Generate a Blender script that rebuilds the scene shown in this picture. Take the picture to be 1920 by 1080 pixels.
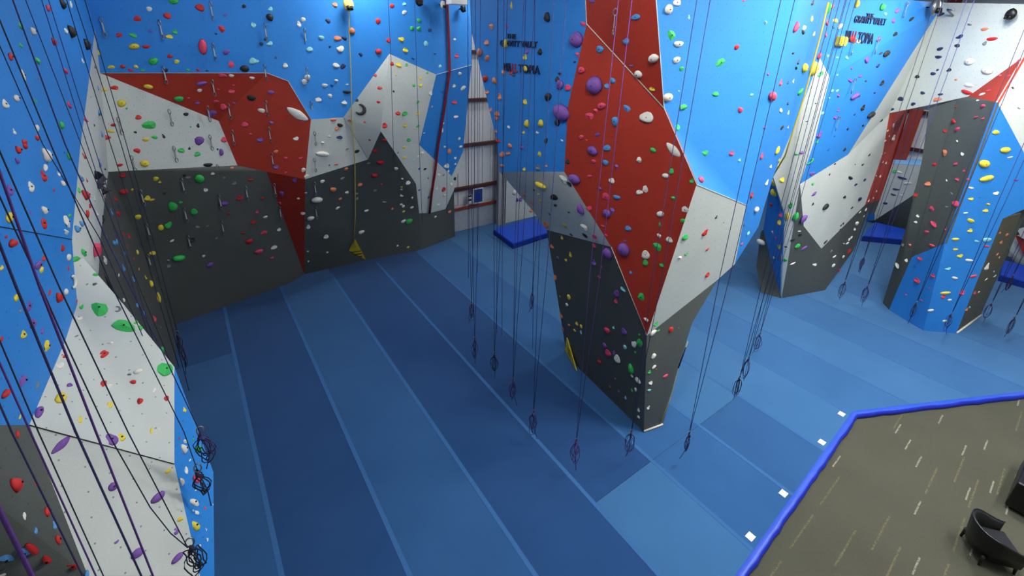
import bpy, bmesh, math, random
from mathutils import Vector, Matrix
from mathutils.bvhtree import BVHTree

for o in list(bpy.data.objects): bpy.data.objects.remove(o)
scene = bpy.context.scene
COL = scene.collection

# ------------------------------------------------------------------ camera
# pixel frame 1920 x 1080, focal length 850 px, optical centre at (960, 400)
FPX, CX, CY, CAMZ = 850.0, 960.0, 400.0, 9.0
PITCH, ROLL, YAW = math.radians(21), math.radians(2), math.radians(36.1)
def _turn(v):
    c, s = math.cos(YAW), math.sin(YAW)
    return Vector((v[0]*c + v[1]*s, -v[0]*s + v[1]*c, v[2]))
_f = _turn((0, math.cos(PITCH), -math.sin(PITCH)))
_u0 = _turn((0, math.sin(PITCH), math.cos(PITCH)))
_r0 = _turn((1, 0, 0))
_r = _r0*math.cos(ROLL) + _u0*math.sin(ROLL)
_u = _u0*math.cos(ROLL) - _r0*math.sin(ROLL)
CAM = Vector((0, 0, CAMZ))
cd = bpy.data.cameras.new('camera'); cam = bpy.data.objects.new('camera', cd); COL.objects.link(cam)
cd.sensor_width = 36; cd.lens = 36*FPX/1920; cd.shift_y = -140/1920; cd.clip_start = .05; cd.clip_end = 200
cam.matrix_world = Matrix(((_r.x, _u.x, -_f.x, 0), (_r.y, _u.y, -_f.y, 0), (_r.z, _u.z, -_f.z, CAMZ), (0, 0, 0, 1)))
scene.camera = cam

# ------------------------------------------------------------------ light and exposure
scene.view_settings.view_transform = 'Standard'; scene.view_settings.look = 'None'
scene.view_settings.gamma = 1; scene.view_settings.use_curve_mapping = False
scene.view_settings.exposure = -0.3
world = bpy.data.worlds.new('world'); scene.world = world; world.use_nodes = True
world.node_tree.nodes['Background'].inputs[0].default_value = (.8, .88, 1, 1)
world.node_tree.nodes['Background'].inputs[1].default_value = .25
# ceiling lamps: (x, y, watts)
LAMPS = [(4.6, 3.6, 520), (2.9, 8.0, 220), (5.3, 14.7, 380), (0.9, 12.4, 140), (9.6, 2.2, 1250), (15.6, 2.0, 1350),
         (14.2, 9.5, 480), (17.6, 3.4, 650), (10.5, 15.2, 220), (23.0, 10.5, 520), (25.5, 3.5, 900), (12.0, -2.6, 950),
         (16.5, -2.6, 1100), (3.0, -4.0, 250)]
LAMP_Z = 11.45

# ------------------------------------------------------------------ pixel -> place
def ray(x, y): return _r*((x-CX)/FPX) - _u*((y-CY)/FPX) + _f
def atz(x, y, z=0.0): d = ray(x, y); return CAM + d*((z-CAMZ)/d.z)
def atx(x, y, X): d = ray(x, y); return CAM + d*(X/d.x)
def aty(x, y, Y): d = ray(x, y); return CAM + d*(Y/d.y)
def atp(x, y, n, c):
    d = ray(x, y); n = Vector(n); return CAM + d*((c - n.dot(CAM))/n.dot(d))
def plane3(a, b, c):
    n = (b-a).cross(c-a).normalized(); return n, n.dot(a)
def on(x, y, a, b, c):
    n, k = plane3(a, b, c); return atp(x, y, n, k)
def depth(p): return (Vector(p)-CAM).dot(_f)

# ------------------------------------------------------------------ materials
def lin(c):
    f = lambda v: v/12.92 if v <= .04045 else ((v+.055)/1.055)**2.4
    return tuple(f(v/255) for v in c) + (1,)
def newmat(name):
    m = bpy.data.materials.new(name); m.use_nodes = True
    nt = m.node_tree; return m, nt, nt.nodes['Principled BSDF']
def nd(nt, t, **kw):
    n = nt.nodes.new(t)
    for k, v in kw.items():
        if k == 'op': n.operation = v
        else: setattr(n, k, v)
    return n
def mathn(nt, op, a, b=None, c=None):
    n = nt.nodes.new('ShaderNodeMath'); n.operation = op
    for i, v in enumerate((a, b, c)):
        if v is None: continue
        if isinstance(v, (int, float)): n.inputs[i].default_value = v
        else: nt.links.new(v, n.inputs[i])
    return n.outputs[0]
def mixc(nt, fac, a, b):
    n = nt.nodes.new('ShaderNodeMix'); n.data_type = 'RGBA'
    for i, v in ((0, fac), (6, a), (7, b)):
        if isinstance(v, (int, float)): n.inputs[i].default_value = v
        elif isinstance(v, tuple): n.inputs[i].default_value = v
        else: nt.links.new(v, n.inputs[i])
    return n.outputs[2]
def flat(name, rgb, rough=.6, var=.08, scale=6, metal=0, bump=0, spec=.4):
    m, nt, b = newmat(name)
    tc = nd(nt, 'ShaderNodeTexCoord'); nz = nd(nt, 'ShaderNodeTexNoise'); nz.inputs['Scale'].default_value = scale; nz.inputs['Detail'].default_value = 4
    nt.links.new(tc.outputs['Object'], nz.inputs['Vector'])
    c = lin(rgb); d = tuple(v*(1-var*2) for v in c[:3]) + (1,); l = tuple(min(1, v*(1+var*2)) for v in c[:3]) + (1,)
    nt.links.new(mixc(nt, nz.outputs['Fac'], d, l), b.inputs['Base Color'])
    b.inputs['Roughness'].default_value = rough; b.inputs['Metallic'].default_value = metal; b.inputs['Specular IOR Level'].default_value = spec
    if bump:
        bp = nd(nt, 'ShaderNodeBump'); bp.inputs['Strength'].default_value = bump; bp.inputs['Distance'].default_value = .02
        nz2 = nd(nt, 'ShaderNodeTexNoise'); nz2.inputs['Scale'].default_value = scale*12
        nt.links.new(tc.outputs['Object'], nz2.inputs['Vector']); nt.links.new(nz2.outputs['Fac'], bp.inputs['Height']); nt.links.new(bp.outputs['Normal'], b.inputs['Normal'])
    return m
def panelmat(name, rgb, dot, rough=.62):
    """painted textured climbing panel with a staggered grid of bolt holes (UV in metres) and light chalk scuffs"""
    m, nt, b = newmat(name)
    uv = nd(nt, 'ShaderNodeUVMap'); sp = nd(nt, 'ShaderNodeSeparateXYZ'); nt.links.new(uv.outputs[0], sp.inputs[0])
    G = .21
    row = mathn(nt, 'FLOOR', mathn(nt, 'DIVIDE', sp.outputs[1], G))
    odd = mathn(nt, 'MODULO', row, 2.0)
    fu = mathn(nt, 'SUBTRACT', mathn(nt, 'FRACT', mathn(nt, 'ADD', mathn(nt, 'DIVIDE', sp.outputs[0], G), mathn(nt, 'MULTIPLY', odd, .5))), .5)
    fv = mathn(nt, 'SUBTRACT', mathn(nt, 'FRACT', mathn(nt, 'DIVIDE', sp.outputs[1], G)), .5)
    r2 = mathn(nt, 'ADD', mathn(nt, 'MULTIPLY', fu, fu), mathn(nt, 'MULTIPLY', fv, fv))
    hole = mathn(nt, 'LESS_THAN', r2, .0018)
    nz = nd(nt, 'ShaderNodeTexNoise'); nz.inputs['Scale'].default_value = .9; nz.inputs['Detail'].default_value = 5
    nt.links.new(uv.outputs[0], nz.inputs['Vector'])
    c = lin(rgb); lo = tuple(v*.9 for v in c[:3]) + (1,); hi = tuple(min(1, v*1.1) for v in c[:3]) + (1,)
    base = mixc(nt, nz.outputs['Fac'], lo, hi)
    nt.links.new(mixc(nt, mathn(nt, 'MULTIPLY', hole, dot), base, (.01, .01, .012, 1)), b.inputs['Base Color'])
    b.inputs['Roughness'].default_value = rough; b.inputs['Specular IOR Level'].default_value = .3
    nz2 = nd(nt, 'ShaderNodeTexNoise'); nz2.inputs['Scale'].default_value = 60
    nt.links.new(uv.outputs[0], nz2.inputs['Vector'])
    bp = nd(nt, 'ShaderNodeBump'); bp.inputs['Strength'].default_value = .15; bp.inputs['Distance'].default_value = .01
    nt.links.new(nz2.outputs['Fac'], bp.inputs['Height']); nt.links.new(bp.outputs['Normal'], b.inputs['Normal'])
    return m
PM = {'blue': panelmat('blue_panel_paint', (42, 127, 207), .5), 'white': panelmat('white_panel_paint', (190, 197, 193), .6),
      'dark': panelmat('charcoal_panel_paint', (75, 80, 77), .6), 'red': panelmat('red_panel_paint', (160, 48, 32), .5),
      'brown': panelmat('olive_panel_paint', (88, 85, 68), .6)}
HC = {'r': ('red', (188, 36, 34)), 'g': ('green', (52, 180, 84)), 'y': ('yellow', (222, 202, 62)), 'p': ('purple', (118, 78, 160)),
      'k': ('black', (34, 36, 38)), 'w': ('white', (226, 224, 214)), 'b': ('light blue', (76, 140, 200)), 'o': ('orange', (214, 128, 88)),
      'm': ('pink', (216, 68, 100)), 'c': ('pale cyan', (140, 208, 216)), 'n': ('grey', (118, 122, 122)), 'd': ('navy', (34, 48, 92)), 'B': ('blue', (34, 92, 168))}
HM = {k: flat('hold_'+v[0].replace(' ', '_'), v[1], .55, .06, 30, bump=.25) for k, v in HC.items()}
M = {'rope': flat('navy_purple_rope', (44, 42, 92), .8, .2, 90), 'rope2': flat('purple_rope', (74, 42, 112), .8, .25, 90), 'rope3': flat('black_rope', (30, 32, 56), .8, .2, 90),
     'strap': flat('yellow_webbing', (190, 172, 78), .8, .1, 40), 'steel': flat('steel', (150, 152, 156), .35, .05, 20, metal=.9),
     'bolt': flat('bolt_dark', (30, 30, 32), .4, .05, 20, metal=.6), 'black': flat('black_leather', (14, 14, 17), .32, .15, 9, bump=.12, spec=.5),
     'seat': flat('seat_leather', (30, 31, 36), .3, .1, 9, bump=.1, spec=.5), 'wood': flat('dark_wood_leg', (18, 15, 14), .4, .1, 20),
     'siding': flat('white_siding', (206, 208, 210), .45, .03, 3), 'girt': flat('red_oxide_girt', (62, 26, 22), .6, .1, 8), 'column': flat('red_steel_column', (128, 44, 32), .55, .08, 8),
     'block': flat('grey_blockwork', (150, 160, 168), .8, .06, 5), 'flash': flat('grey_flashing', (150, 152, 152), .5, .05, 4), 'pole': flat('dark_red_trim', (112, 12, 28), .5, .08, 10),
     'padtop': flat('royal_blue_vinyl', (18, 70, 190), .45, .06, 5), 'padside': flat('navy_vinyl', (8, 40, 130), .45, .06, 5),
     'label': flat('white_card', (232, 232, 228), .6, .02, 10), 'yellow': flat('yellow_banner', (214, 190, 30), .6, .04, 8), 'ink': flat('black_ink', (18, 18, 20), .6, .02, 8),
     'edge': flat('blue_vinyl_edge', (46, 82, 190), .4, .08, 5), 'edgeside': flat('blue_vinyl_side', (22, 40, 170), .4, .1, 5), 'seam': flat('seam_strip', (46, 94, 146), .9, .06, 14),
     'poster': flat('blue_poster', (22, 62, 112), .5, .3, 14), 'paper': flat('paper_notice', (190, 184, 188), .6, .3, 16), 'lampbody': flat('lamp_housing', (120, 124, 128), .5, .04, 6),
     'text': flat('dark_lettering', (16, 30, 62), .6, .03, 10), 'textred': flat('red_lettering', (150, 40, 60), .6, .03, 10), 'deck': flat('metal_roof_deck', (205, 208, 210), .7, .03, 3),
     'plain': flat('plain_wall_paint', (190, 192, 190), .8, .03, 2), 'skyband': flat('pale_blue_boulder_top', (128, 190, 248), .6, .05, 5), 'devwhite': flat('device_white', (214, 210, 196), .5, .04, 12),
     'devyellow': flat('device_yellow', (222, 206, 110), .5, .05, 12), 'chalk': flat('cut_plywood_edge', (206, 202, 190), .7, .05, 12)}
def matmat(name, rgb, rgb2):
    m, nt, b = newmat(name)
    tc = nd(nt, 'ShaderNodeTexCoord'); n1 = nd(nt, 'ShaderNodeTexNoise'); n1.inputs['Scale'].default_value = .8; n1.inputs['Detail'].default_value = 6
    n2 = nd(nt, 'ShaderNodeTexNoise'); n2.inputs['Scale'].default_value = 55; n2.inputs['Detail'].default_value = 2
    for n in (n1, n2): nt.links.new(tc.outputs['Object'], n.inputs['Vector'])
    f = mathn(nt, 'ADD', mathn(nt, 'MULTIPLY', n1.outputs['Fac'], .75), mathn(nt, 'MULTIPLY', n2.outputs['Fac'], .25))
    nt.links.new(mixc(nt, f, lin(rgb), lin(rgb2)), b.inputs['Base Color'])
    b.inputs['Roughness'].default_value = .9; b.inputs['Sheen Weight'].default_value = .15; b.inputs['Specular IOR Level'].default_value = .15
    return m
MATL = matmat('carpet_mat_light_nap', (30, 72, 119), (45, 89, 137)); MATD = matmat('carpet_mat_dark_nap', (21, 58, 104), (33, 72, 120))
MATR = matmat('carpet_mat_pale_nap_lit', (44, 89, 134), (58, 105, 150))  # pale nap, with the brighter light on the right floor painted in
MATS = matmat('carpet_mat_soft_nap_lit', (38, 83, 130), (52, 99, 146))  # alternate right-hand strips, the stronger light there also painted into the colour
MATM = matmat('carpet_mat_mid_nap', (31, 75, 124), (46, 92, 141))
def carpetmat():
    m, nt, b = newmat('olive_carpet_with_dashes')
    tc = nd(nt, 'ShaderNodeTexCoord'); mp = nd(nt, 'ShaderNodeMapping'); mp.inputs['Rotation'].default_value = (0, 0, math.radians(-2.5))
    nt.links.new(tc.outputs['Object'], mp.inputs['Vector'])
    sp = nd(nt, 'ShaderNodeSeparateXYZ'); nt.links.new(mp.outputs[0], sp.inputs[0])
    n1 = nd(nt, 'ShaderNodeTexNoise'); n1.inputs['Scale'].default_value = 40; n1.inputs['Detail'].default_value = 3
    n2 = nd(nt, 'ShaderNodeTexNoise'); n2.inputs['Scale'].default_value = .7
    for n in (n1, n2): nt.links.new(mp.outputs[0], n.inputs['Vector'])
    f = mathn(nt, 'ADD', mathn(nt, 'MULTIPLY', n1.outputs['Fac'], .5), mathn(nt, 'MULTIPLY', n2.outputs['Fac'], .5))
    base = mixc(nt, f, lin((62, 63, 53)), lin((84, 84, 72)))
    def dashes(L, W, seed, thr, half, lo, hi):
        v = mathn(nt, 'DIVIDE', sp.outputs[1], W); vi = mathn(nt, 'FLOOR', v)
        off = mathn(nt, 'MULTIPLY', mathn(nt, 'FRACT', mathn(nt, 'MULTIPLY', mathn(nt, 'ADD', vi, seed), .618)), 1.0)
        u = mathn(nt, 'ADD', mathn(nt, 'DIVIDE', sp.outputs[0], L), off); ui = mathn(nt, 'FLOOR', u)
        cb = nd(nt, 'ShaderNodeCombineXYZ'); nt.links.new(ui, cb.inputs[0]); nt.links.new(vi, cb.inputs[1]); cb.inputs[2].default_value = seed
        wn = nd(nt, 'ShaderNodeTexWhiteNoise'); wn.noise_dimensions = '3D'; nt.links.new(cb.outputs[0], wn.inputs['Vector'])
        on = mathn(nt, 'GREATER_THAN', wn.outputs['Value'], thr)
        fv = mathn(nt, 'LESS_THAN', mathn(nt, 'ABSOLUTE', mathn(nt, 'SUBTRACT', mathn(nt, 'FRACT', v), .5)), half)
        fu = mathn(nt, 'FRACT', u)
        inu = mathn(nt, 'MULTIPLY', mathn(nt, 'GREATER_THAN', fu, lo), mathn(nt, 'LESS_THAN', fu, hi))
        return mathn(nt, 'MULTIPLY', mathn(nt, 'MULTIPLY', on, fv), inu)
    broken = mathn(nt, 'GREATER_THAN', n1.outputs['Fac'], .42)
    d1 = mathn(nt, 'MULTIPLY', dashes(1.1, .3, 3, .80, .05, .3, .75), broken)
    d2 = mathn(nt, 'MULTIPLY', dashes(1.5, .33, 11, .70, .05, .1, .85), mathn(nt, 'MULTIPLY', mathn(nt, 'GREATER_THAN', n1.outputs['Fac'], .47), .75))
    c1 = mixc(nt, d2, base, lin((106, 102, 74)))
    c2 = mixc(nt, mathn(nt, 'MULTIPLY', d1, .6), c1, lin((158, 156, 138)))
    nt.links.new(c2, b.inputs['Base Color']); b.inputs['Roughness'].default_value = .95; b.inputs['Specular IOR Level'].default_value = .1
    return m
CARPET = carpetmat()
def emis(name, rgb, s):
    m, nt, b = newmat(name); b.inputs['Base Color'].default_value = lin(rgb); b.inputs['Emission Color'].default_value = lin(rgb); b.inputs['Emission Strength'].default_value = s
    return m
LAMPGLOW = emis('lamp_diffuser', (255, 250, 240), 6)

# ------------------------------------------------------------------ object helpers
def tag(o, label=None, cat=None, group=None, kind=None):
    if label: o['label'] = label
    if cat: o['category'] = cat
    if group: o['group'] = group
    if kind: o['kind'] = kind
    return o
def empty(name, loc=(0, 0, 0)):
    o = bpy.data.objects.new(name, None); o.empty_display_size = .1; COL.objects.link(o); o.location = loc; return o
def link(name, me, parent=None):
    o = bpy.data.objects.new(name, me); COL.objects.link(o)
    if parent:
        o.parent = parent; o.matrix_parent_inverse = Matrix.Translation(-Vector(parent.location)) if parent.rotation_euler.z == 0 else parent.matrix_basis.inverted()
    return o
def mesh(name, vs, fs, mat, parent=None, smooth=False):
    me = bpy.data.meshes.new(name); me.from_pydata([tuple(v) for v in vs], [], fs); me.update()
    if mat: me.materials.append(mat)
    if smooth: me.polygons.foreach_set('use_smooth', [True]*len(me.polygons))
    return link(name, me, parent)
def box_data(x0, x1, y0, y1, z0, z1):
    vs = [(x, y, z) for x in (x0, x1) for y in (y0, y1) for z in (z0, z1)]
    fs = [(0, 1, 3, 2), (4, 6, 7, 5), (0, 4, 5, 1), (2, 3, 7, 6), (0, 2, 6, 4), (1, 5, 7, 3)]
    return vs, fs
def box(name, b, mat, parent=None, bev=0):
    vs, fs = box_data(*b)
    if not bev: return mesh(name, vs, fs, mat, parent)
    bm = bmesh.new(); bv = [bm.verts.new(v) for v in vs]
    for f in fs: bm.faces.new([bv[i] for i in f])
    bmesh.ops.recalc_face_normals(bm, faces=bm.faces)
    bmesh.ops.bevel(bm, geom=list(bm.edges), offset=bev, segments=3, profile=.7, affect='EDGES')
    me = bpy.data.meshes.new(name); bm.to_mesh(me); bm.free(); me.materials.append(mat)
    me.polygons.foreach_set('use_smooth', [True]*len(me.polygons))
    return link(name, me, parent)
def tube_data(pts, r, n=6, vs=None, fs=None, closed=False):
    vs = [] if vs is None else vs; fs = [] if fs is None else fs
    pts = [Vector(p) for p in pts]; k0 = len(vs); N = len(pts)
    up = Vector((.31, .17, .93))
    for i, p in enumerate(pts):
        a = pts[(i-1) % N] if closed else pts[max(i-1, 0)]; b = pts[(i+1) % N] if closed else pts[min(i+1, N-1)]
        t = (b-a).normalized()
        s = t.cross(up)
        if s.length < .05: s = t.cross(Vector((1, 0, 0)))
        s.normalize(); q = t.cross(s)
        rr = r[i] if isinstance(r, (list, tuple)) else r
        for j in range(n):
            an = 2*math.pi*j/n; vs.append(p + s*(rr*math.cos(an)) + q*(rr*math.sin(an)))
    for i in range(N if closed else N-1):
        for j in range(n):
            a = k0+i*n+j; b = k0+i*n+(j+1) % n; c = k0+((i+1) % N)*n+(j+1) % n; d = k0+((i+1) % N)*n+j
            fs.append((a, b, c, d))
    if not closed:
        fs.append(tuple(k0+j for j in range(n))[::-1]); fs.append(tuple(k0+(N-1)*n+j for j in range(n)))
    return vs, fs
def tube(name, pts, r, mat, parent=None, n=6):
    vs, fs = tube_data(pts, r, n); return mesh(name, vs, fs, mat, parent, True)
ORD = ['first', 'second', 'third', 'fourth', 'fifth', 'sixth', 'seventh', 'eighth', 'ninth', 'tenth', 'eleventh', 'twelfth', 'thirteenth', 'fourteenth', 'fifteenth',
       'sixteenth', 'seventeenth', 'eighteenth', 'nineteenth', 'twentieth', 'twenty-first', 'twenty-second', 'twenty-third', 'twenty-fourth', 'twenty-fifth', 'twenty-sixth',
       'twenty-seventh', 'twenty-eighth', 'twenty-ninth', 'thirtieth', 'thirty-first', 'thirty-second', 'thirty-third', 'thirty-fourth', 'thirty-fifth', 'thirty-sixth']

# ------------------------------------------------------------------ floor
floor = empty('floor'); tag(floor, 'blue carpeted mat floor with olive carpet beyond its vinyl edge', 'floor', kind='structure')
PITCHX, X0 = 1.862, -.08
def edge_y(x): return 1.82 + .062*(x-6.67) if x <= 13.14 else 2.22 - .488*(x-13.14)
def slab(name, poly, z0, z1, mat, parent):
    n = len(poly); vs = [(x, y, z1) for x, y in poly] + [(x, y, z0) for x, y in poly]
    fs = [tuple(range(n)), tuple(range(2*n-1, n-1, -1))] + [(i, n+i, n+(i+1) % n, (i+1) % n) for i in range(n)]
    return mesh(name, vs, fs, mat, parent)
nap_and_light = {-1: 'L', 0: 'D', 1: 'L', 2: 'D', 3: 'D', 4: 'M', 5: 'M', 6: 'R', 7: 'S', 8: 'R', 9: 'S', 10: 'R', 11: 'S', 12: 'R', 13: 'R', 14: 'R', 15: 'R', 16: 'R'}  # strip nap; R and S at right are also lightened as painted light
NAP_LIGHT_M = {'L': MATL, 'D': MATD, 'M': MATM, 'R': MATR, 'S': MATS}
for k in range(-2, 17):
    xa, xb = X0 + PITCHX*k, X0 + PITCHX*(k+1)
    a, b = xa+.004, xb-.004
    cuts = [None, 18.3]
    mats = [nap_and_light.get(k, 'L')]
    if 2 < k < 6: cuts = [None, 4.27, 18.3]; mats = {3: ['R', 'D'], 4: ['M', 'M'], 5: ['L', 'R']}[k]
    if k in (-1, -2): cuts = [None, 13.75, 18.3]; mats = ['L', 'D']
    for i in range(len(mats)):
        if cuts[i] is None:
            pts = [(a, edge_y(a)), (b, edge_y(b))]
            if a < 13.14 < b: pts = [(a, edge_y(a)), (13.14, 2.22), (b, edge_y(b))]
        else: pts = [(a, cuts[i]+.004), (b, cuts[i]+.004)]
        t = cuts[i+1]-.004
        slab('mat_roll', pts + [(b, t), (a, t)], -.12, 0, NAP_LIGHT_M[mats[i]], floor)
    if k >= -1 and k < 12:
        w = .045 if k in (0, 1, 2, 3, 4, 5, 6) else .02
        y0 = edge_y(xa)
        box('seam_strip', (xa-w, xa+w, y0, 17.2, .0005, .004), M['seam'], floor)
box('subfloor', (-4.2, 31.5, -9, 18.6, -.34, -.13), M['block'], floor)
box('carpet', (-4.2, 31.5, -9, 4.0, -.135, -.119), CARPET, floor)
# vinyl edging of the mats, slightly wavy
def edging(name, A, B, n):
    A, B = Vector((A[0], A[1], 0)), Vector((B[0], B[1], 0)); d = (B-A).normalized(); out = Vector((d.y, -d.x, 0)); random.seed(5)
    rows = []
    for i in range(n+1):
        p = A.lerp(B, i/n); j = random.uniform(-.012, .012); k = random.uniform(-.01, .01)
        prof = [(-.02, .003), (.05+j*.4, .022+k*.4), (.10+j, .012+k), (.135+j, -.03), (.14+j*1.6, -.085), (.125, -.125)]
        rows.append([p + out*o + Vector((0, 0, h)) for o, h in prof])
    m = len(rows[0]); vs = [v for r in rows for v in r]
    fs = [(i*m+j, i*m+j+1, (i+1)*m+j+1, (i+1)*m+j) for i in range(n) for j in range(m-1)]
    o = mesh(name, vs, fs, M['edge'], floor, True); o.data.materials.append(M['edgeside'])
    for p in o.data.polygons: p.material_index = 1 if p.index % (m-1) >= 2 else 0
    return o
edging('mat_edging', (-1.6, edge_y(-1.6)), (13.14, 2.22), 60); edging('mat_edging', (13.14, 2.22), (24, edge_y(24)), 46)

# ------------------------------------------------------------------ building shell
w = empty('wall_back', (0, 18.4, 0)); tag(w, 'white ribbed metal building wall seen through the gap between climbing panels', 'wall', kind='structure')
box('backing', (-4.2, 31.5, 18.42, 18.6, -.12, 11.8), M['siding'], w)
for i in range(12):
    x = 8.3 + i*.46
    box('siding_panel', (x+.012, x+.448, 18.375, 18.42, 1.35, 11.6), M['siding'], w); box('siding_rib', (x-.022, x+.022, 18.34, 18.42, 1.35, 11.6), M['siding'], w)
for yy in (97, 187.5, 271, 350, 387):
    z = aty(890, yy, 18.2).z
    box('girt', (8.6, 13.6, 18.12, 18.34, z-.07, z+.07) if yy < 380 else (8.6, 13.6, 18.2, 18.34, z-.045, z+.045), M['girt'] if yy < 380 else M['column'], w)
box('wainscot', (8.4, 13.4, 18.3, 18.42, -.1, aty(890, 388, 18.3).z-.04), M['block'], w)
c0 = aty(934, 380, 18.0)
box('corner_post', (c0.x-.04, c0.x+.22, 17.9, 18.1, 0, 6.2), M['flash'], w); box('corner_post', (c0.x+.3, c0.x+.36, 17.92, 18.04, 0, 6.2), M['flash'], w)
w = empty('wall_far', (31.2, 0, 0)); tag(w, 'far metal building wall with red steel column behind the arch', 'wall', kind='structure')
box('backing', (31.2, 31.5, -9, 18.6, -.12, 11.8), M['siding'], w)
box('steel_column', (30.75, 31.0, 6.98, 7.36, 0, 11.6), M['column'], w); box('column_flange', (30.7, 30.76, 6.9, 7.44, 0, 11.6), M['column'], w)
for z in (2.2, 4.25, 6.15, 8.2): box('girt', (31.0, 31.18, -2, 12, z-.09, z+.09), M['girt'], w)
wall_far = w
s = box('wall_south', (-4.2, 31.5, -9.2, -9, -.12, 11.8), M['plain']); tag(s, 'plain wall behind the viewpoint', 'wall', kind='structure')
s = box('wall_west', (-4.4, -4.2, -9, 18.6, -.12, 11.8), M['plain']); tag(s, 'plain wall behind the left climbing panels', 'wall', kind='structure')
c = empty('ceiling', (0, 0, 11.8)); tag(c, 'grey metal roof deck with joists above the climbing walls', 'ceiling', kind='structure')
box('roof_deck', (-4.4, 31.5, -9.2, 18.6, 11.8, 12.0), M['deck'], c)
for i in range(9):
    box('joist', (-4.2, 31.2, -7.5+i*3.1, -7.4+i*3.1, 11.55, 11.8), M['lampbody'], c)

# ------------------------------------------------------------------ climbing panels
TRI_V, TRI_F, TRI_P = [], [], []          # for dropping holds on panels
def newell(ps):
    n = Vector()
    for i, a in enumerate(ps):
        b = ps[(i+1) % len(ps)]; n += Vector(((a.y-b.y)*(a.z+b.z), (a.z-b.z)*(a.x+b.x), (a.x-b.x)*(a.y+b.y)))
    return n.normalized()
def panel(parent, phrase, col, pts, hold=True, flip=False, thick=.05, label=None):
    ps = [Vector(p) for p in pts]; n = newell(ps); cen = sum(ps, Vector())/len(ps)
    if (n.dot(CAM-cen) < 0) != flip: ps.reverse(); n = -n
    if 'hidden' in phrase: thick = .002
    bm = bmesh.new(); fv = [bm.verts.new(p) for p in ps]; f = bm.faces.new(fv); bm.normal_update()
    tri = bmesh.ops.triangulate(bm, faces=[f], ngon_method='EAR_CLIP')['faces']
    tris = [tuple(v.index for v in t.verts) for t in tri] if False else None
    bm.verts.index_update(); tris = [tuple(v.index for v in t.verts) for t in bm.faces]
    bm.free()
    N = len(ps); back = [p - n*thick for p in ps]
    fs = list(tris) + [tuple(N+i for i in reversed(t)) for t in tris] + [(2*N+i, 3*N+i, 3*N+(i+1) % N, 2*N+(i+1) % N) for i in range(N)]
    o = mesh('panel', ps+back+ps+back, fs, PM[col] if isinstance(col, str) else col, parent)
    o.data.polygons.foreach_set('use_smooth', [i < 2*len(tris) for i in range(len(fs))])
    t = n.cross(Vector((0, 0, 1)));
    if t.length < .05: t = Vector((1, 0, 0))
    t.normalize(); b = n.cross(t)
    uvl = o.data.uv_layers.new(name='UVMap')
    for lp in o.data.loops:
        p = o.data.vertices[lp.vertex_index].co; uvl.data[lp.index].uv = (p.dot(t)+50, p.dot(b)+50)
    if 'hidden' not in phrase: o['label'] = label or phrase
    if hold:
        k = len(TRI_V); TRI_V.extend(ps)
        for tr in tris: TRI_F.append(tuple(k+i for i in tr)); TRI_P.append((phrase, o))
    return o
def wall(name, label): return tag(empty(name), label, 'climbing wall', kind='structure')

# --- left wall
e1, e4, e5 = aty(500, 137, 15.9), aty(644, 220, 15.9), aty(730, 101, 15.9)
f1, f2 = aty(410, 227, 16.2), aty(445, 310, 16.0); _rb = lambda x, y: on(x, y, e1, f1, f2)
e2, e3, f3, f4 = _rb(540, 152), _rb(583, 224), _rb(500, 322), _rb(572, 336)
c2 = aty(188, 137, 15.9); c3 = on(203, 322, c2, f1, f2)
L = wall('wall_left', 'near climbing wall at left with blue upper panels and pale slabs below')
TA = Vector((-1.43, 15.9, 10.8))
L1, L4, LS = aty(178, 55, 15.9), atx(135, 449, -1.45), atx(0, 425, -1.55)
L2, L3, LSE = on(165, 165, L1, L4, LS), on(150, 280, L1, L4, LS), on(-200, 392, L1, L4, LS)
L8 = aty(55, 797, 5.2); _lp = lambda x, y: on(x, y, LS, L4, L8)
L5, L6, L7, LB, LBE = _lp(138, 490), _lp(145, 570), _lp(122, 640), _lp(0, 797), _lp(-200, 797)
c4, c5 = atx(189, 440, -1.62), atx(185, 510, -1.62)
b2, b3 = aty(327, 688, 5.6), aty(327, 870, 5.2)
b0, b1 = on(157, 485, L8, b3, L5), on(235, 575, L8, b3, L5); b2 = on(327, 688, L8, b3, L5)
G1b, G2b = aty(375, 1080, 4.4), aty(165, 1080, 4.4)
R1b, R2b = aty(400, 885, 5.4), aty(402, 1080, 4.6)
DB = aty(-60, 1080, 4.2)
panel(L, 'upper blue left wall', 'blue', [TA, L1, L2, L3, L4, LS, LSE, on(-260, -110, L1, L4, LS)])
panel(L, 'lower blue left wall', 'blue', [LSE, LS, L4, L5, L6, L7, L8, LB, LBE])
panel(L, 'white strip by left corner', 'white', [L1, c2, c3, c4, c5, b0, L5, L4, L3, L2])
panel(L, 'bright white slab at left', 'white', [L5, b0, b1, b2, b3, L8, L7, L6])
panel(L, 'grey slab at lower left', 'white', [L8, b3, G1b, G2b])
panel(L, 'dark panel at lower left', 'dark', [LBE, LB, L8, G2b, DB])
panel(L, 'narrow blue panel lower left', 'blue', [b2, R1b, R2b, G1b, b3])
for q in ((G2b, G1b), (G1b, R2b), (DB, G2b)):
    panel(L, 'dark kick panel at floor', 'dark', [q[0], q[1], (q[1].x-.45, q[1].y+.2, 0), (q[0].x-.45, q[0].y+.2, 0)], hold=False)
bk = Vector((-1.55, 9.2, 0))
panel(L, 'hidden return of left slab', 'dark', [b1, b2, (bk.x, bk.y, 3.6), (bk.x, bk.y, 5.2)], hold=False)
panel(L, 'hidden return of left slab', 'dark', [b2, R1b, (bk.x, bk.y, 2.0), (bk.x, bk.y, 3.6)], hold=False)
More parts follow.
